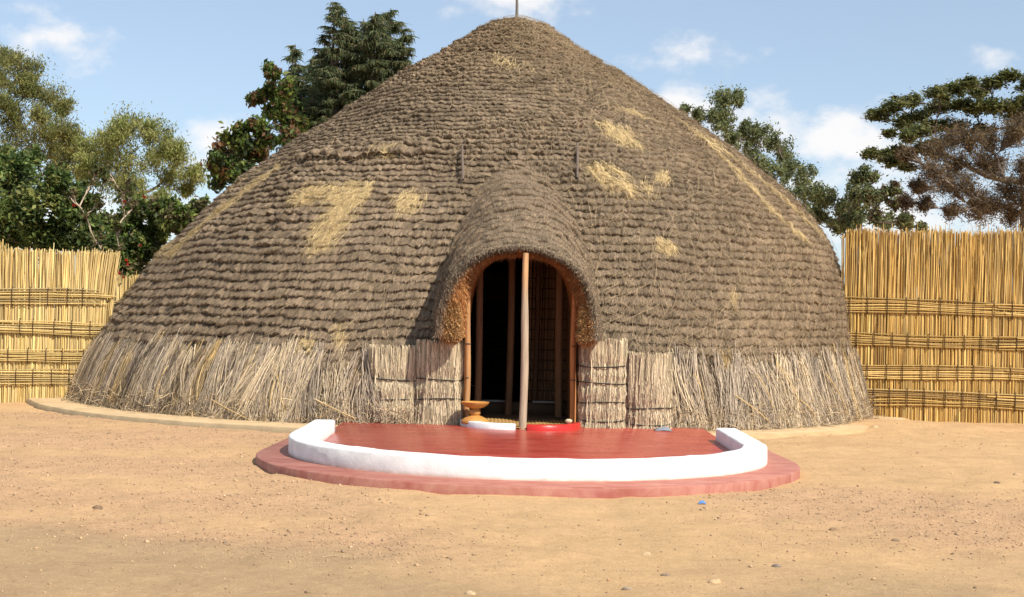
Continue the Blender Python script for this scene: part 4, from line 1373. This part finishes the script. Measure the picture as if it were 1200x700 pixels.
def conifer(name, label, Y, base_px, leaders):
    p = at(base_px, 400, Y)
    root = thing(name, label, 'conifer', (p[0], Y, 0))
    tb, lb = MB(), MB()
    for (px, py, wpx, lowpy) in leaders:
        apex = at(px, py, Y + rng.normal(0, .5)); low = at(px + (base_px - px) * .25, lowpy, Y)
        foot = np.array([p[0], Y, 0.])
        pts = np.array([foot, foot * .35 + low * .65, low, low * .5 + apex * .5 + rng.normal(0, .08, 3), apex])
        tb.tube(pts, [.2, .16, .12, .06, .012], (.13, .10, .08), 7, False)
        H = apex[2] - low[2]; W = wpx * Y / F_PX
        nb = int(50 + H * 15)
        for b in range(nb):
            u = rng.uniform(0.0, 1) ** .85
            o = apex * (1 - u) + low * u
            az = rng.uniform(0, 2 * np.pi); Ln = W * (.05 + .95 * u ** .6) * rng.uniform(.4, 1.2)
            dr = np.array([math.cos(az), math.sin(az), 0])
            t = np.linspace(0, 1, 7)[:, None]
            up = rng.uniform(.3, .8)
            P = o + dr * Ln * t + np.array([0, 0, 1.]) * (up * Ln * t - Ln * .75 * t ** 2 + .25 * Ln * t ** 4)
            tb.tube(P, np.linspace(.022, .005, 7), (.15, .11, .08), 4, False)
            # needle sprays along the branch, hanging
            k = int(40 + 130 * Ln)
            tt = rng.uniform(.15, 1.02, k)
            B = np.stack([np.interp(tt, t[:, 0], P[:, i]) for i in range(3)], 1)
            hang = rng.uniform(.03, .26, k) * (1 - .3 * tt)
            sd0 = rng.normal(0, .10, (k, 3)); sd0[:, 2] = 0
            E_ = B + dr * .1 * rng.random((k, 1)) + sd0 - np.array([0, 0, 1]) * hang[:, None]
            Mid = (B + E_) / 2 + dr * .04 + sd0 * .3
            sv = np.cross(E_ - B, rng.normal(0, 1, (k, 3))); sv /= np.linalg.norm(sv, axis=1, keepdims=True)
            pal = np.array([(.10, .135, .06), (.14, .175, .075), (.07, .10, .048), (.19, .21, .10), (.22, .19, .10)])
            c = pal[rng.integers(0, 5, k)] * rng.uniform(.7, 1.4, (k, 1))
            lb.ribbons(np.stack([B, Mid, E_], 1), sv, rng.uniform(.018, .045, k), c, .35)
    tb.build('trunk', M_BARK, root, True)
    lb.build('crown', M_LEAF, root)


conifer('conifer', 'tall dark conifer with two crowns standing behind the left slope of the hut', 41, 420,
        [(393, 4, 44, 195), (458, 10, 40, 170), (426, 22, 40, 180), (440, 14, 34, 150), (412, 30, 40, 190), (474, 34, 24, 140), (406, 18, 36, 190), (380, 40, 34, 200)])
conifer('conifer', 'narrow shorter conifer between the tall conifer and the podded tree', 42, 352, [(346, 52, 26, 175), (370, 66, 30, 190), (385, 90, 34, 200)])

# ------------------------------------------------------------------ gravel and stones
def gravel():
    mb = MB()
    n = 85000
    d = 8.0 * np.exp(rng.uniform(0, 1, n) * math.log(23.0 / 8.0))
    x = d * rng.uniform(-.40, .40, n); y = d
    g = gravel_mask(x, y)
    keep = rng.random(n) < (.08 + .80 * g)
    keep &= ~((np.hypot(x - TX, y - TY) < 3.1) | ((np.abs(x - TX) < 3.0) & (y > TY)) | (np.hypot(x + .68, y - CY) < 7.65))
    x, y = x[keep], y[keep]; n = len(x)
    r = .0025 * np.exp(np.abs(rng.normal(0, .62, n))) * (.7 + .045 * y); r = np.minimum(r, .018)
    D = np.array([(1, 0, 0), (0, 1, 0), (-1, 0, 0), (0, -1, 0), (0, 0, 1), (0, 0, -1)], float)
    V = D[None] * r[:, None, None] * rng.uniform(.55, 1.3, (n, 6, 1)) + rng.normal(0, .2, (n, 6, 3)) * r[:, None, None]
    V[:, :, 2] *= .75
    V += np.stack([x, y, ground_z(x, y) + r * .25], 1)[:, None]
    f = np.array([(0, 1, 4), (1, 2, 4), (2, 3, 4), (3, 0, 4), (1, 0, 5), (2, 1, 5), (3, 2, 5), (0, 3, 5)])
    F = ((np.arange(n) * 6)[:, None, None] + f[None]).reshape(-1, 3)
    pal = np.array([(.50, .33, .19), (.43, .29, .18), (.54, .38, .23), (.32, .22, .14), (.24, .18, .13), (.42, .26, .15)])
    c = pal[rng.choice(6, n, p=[.3, .24, .16, .13, .05, .12])] * rng.uniform(.75, 1.2, (n, 1))
    o = mk('gravel', V.reshape(-1, 3), F, M_STONE, None, np.repeat(c, 6, axis=0))
    tag(o, 'fine loose gravel scattered over the sandy yard', 'gravel', kind='stuff')


gravel()
STONES = [(115, 592, .045, (.20, .13, .08), 'dark brown stone alone on the sand in the left of the yard', None), (838, 682, .045, (.52, .36, .2), 'pale tan clod lying at the bottom of the yard, biggest of the clods there', None),
          (1025, 503, .05, (.50, .35, .2), 'tan clod near the foot of the hut by the right fence', None), (1168, 566, .035, (.13, .09, .07), 'small dark stone on the right of the yard below the fence', None),
          (757, 648, .04, (.47, .33, .19), 'small mound-shaped clod in the foreground right of the middle', None), (780, 674, .03, (.24, .18, .13), 'dark pebble in the foreground below the mound-shaped clod', None),
          (735, 688, .03, (.30, .23, .16), 'grey brown pebble near the bottom edge, between two other pebbles', None), (1192, 556, .05, (.46, .32, .19), 'tan stone at the far right below the reed fence', None),
          (977, 616, .04, (.26, .17, .1), 'flat dark clod on the gravelly patch right of the terrace', None), (1050, 632, .035, (.24, .17, .11), 'rounded dark clod below the gravelly patch at the right', None),
          (552, 693, .035, (.52, .37, .22), 'pale clod at the bottom middle of the yard', None), (910, 663, .032, (.20, .16, .13), 'grey pebble above the pale tan clod at the bottom', None)]
for i, (px, py, r, c, lab, g) in enumerate(STONES):
    d = ray(px, py); k = -CAM_H / d[2]; x, y = d[0] * k, d[1] * k
    tag(rock('stone', (x, y, float(ground_z(x, y)) - r * .08), r, .65, c, 40 + i), lab, 'stone')


def straw_litter():
    mb = MB(); n = 420
    x = rng.normal(0, 4.5, n); y = np.where(rng.random(n) < .6, 19.2 + rng.normal(0, .8, n) + .06 * x ** 2, rng.uniform(9, 19, n))
    k = (np.hypot(x - TX, y - TY) > 3.2) & ~((np.abs(x - TX) < 3.1) & (y > TY)) & (np.hypot(x + .68, y - CY) > 7.9); x, y = x[k], y[k]; n = len(x)
    a = rng.uniform(0, np.pi, n); L = rng.uniform(.03, .16, n)
    d = np.stack([np.cos(a), np.sin(a)], 1) * L[:, None] * .5
    pts = []
    for t in (-1, 0, 1):
        px, py = x + d[:, 0] * t, y + d[:, 1] * t
        pts.append(np.stack([px, py, ground_z(px, py) + .008 + .006 * (t == 0)], 1))
    P = np.stack(pts, 1)
    mb.ribbons(P, np.stack([-np.sin(a), np.cos(a), np.full(n, .3)], 1), rng.uniform(.003, .006, n), np.array((.50, .37, .20)) * rng.uniform(.5, 1.2, (n, 1)), .8)
    tag(mb.build('straw_litter', M_STRAW), 'bits of blown straw scattered on the sandy yard', 'litter', kind='stuff')


straw_litter()
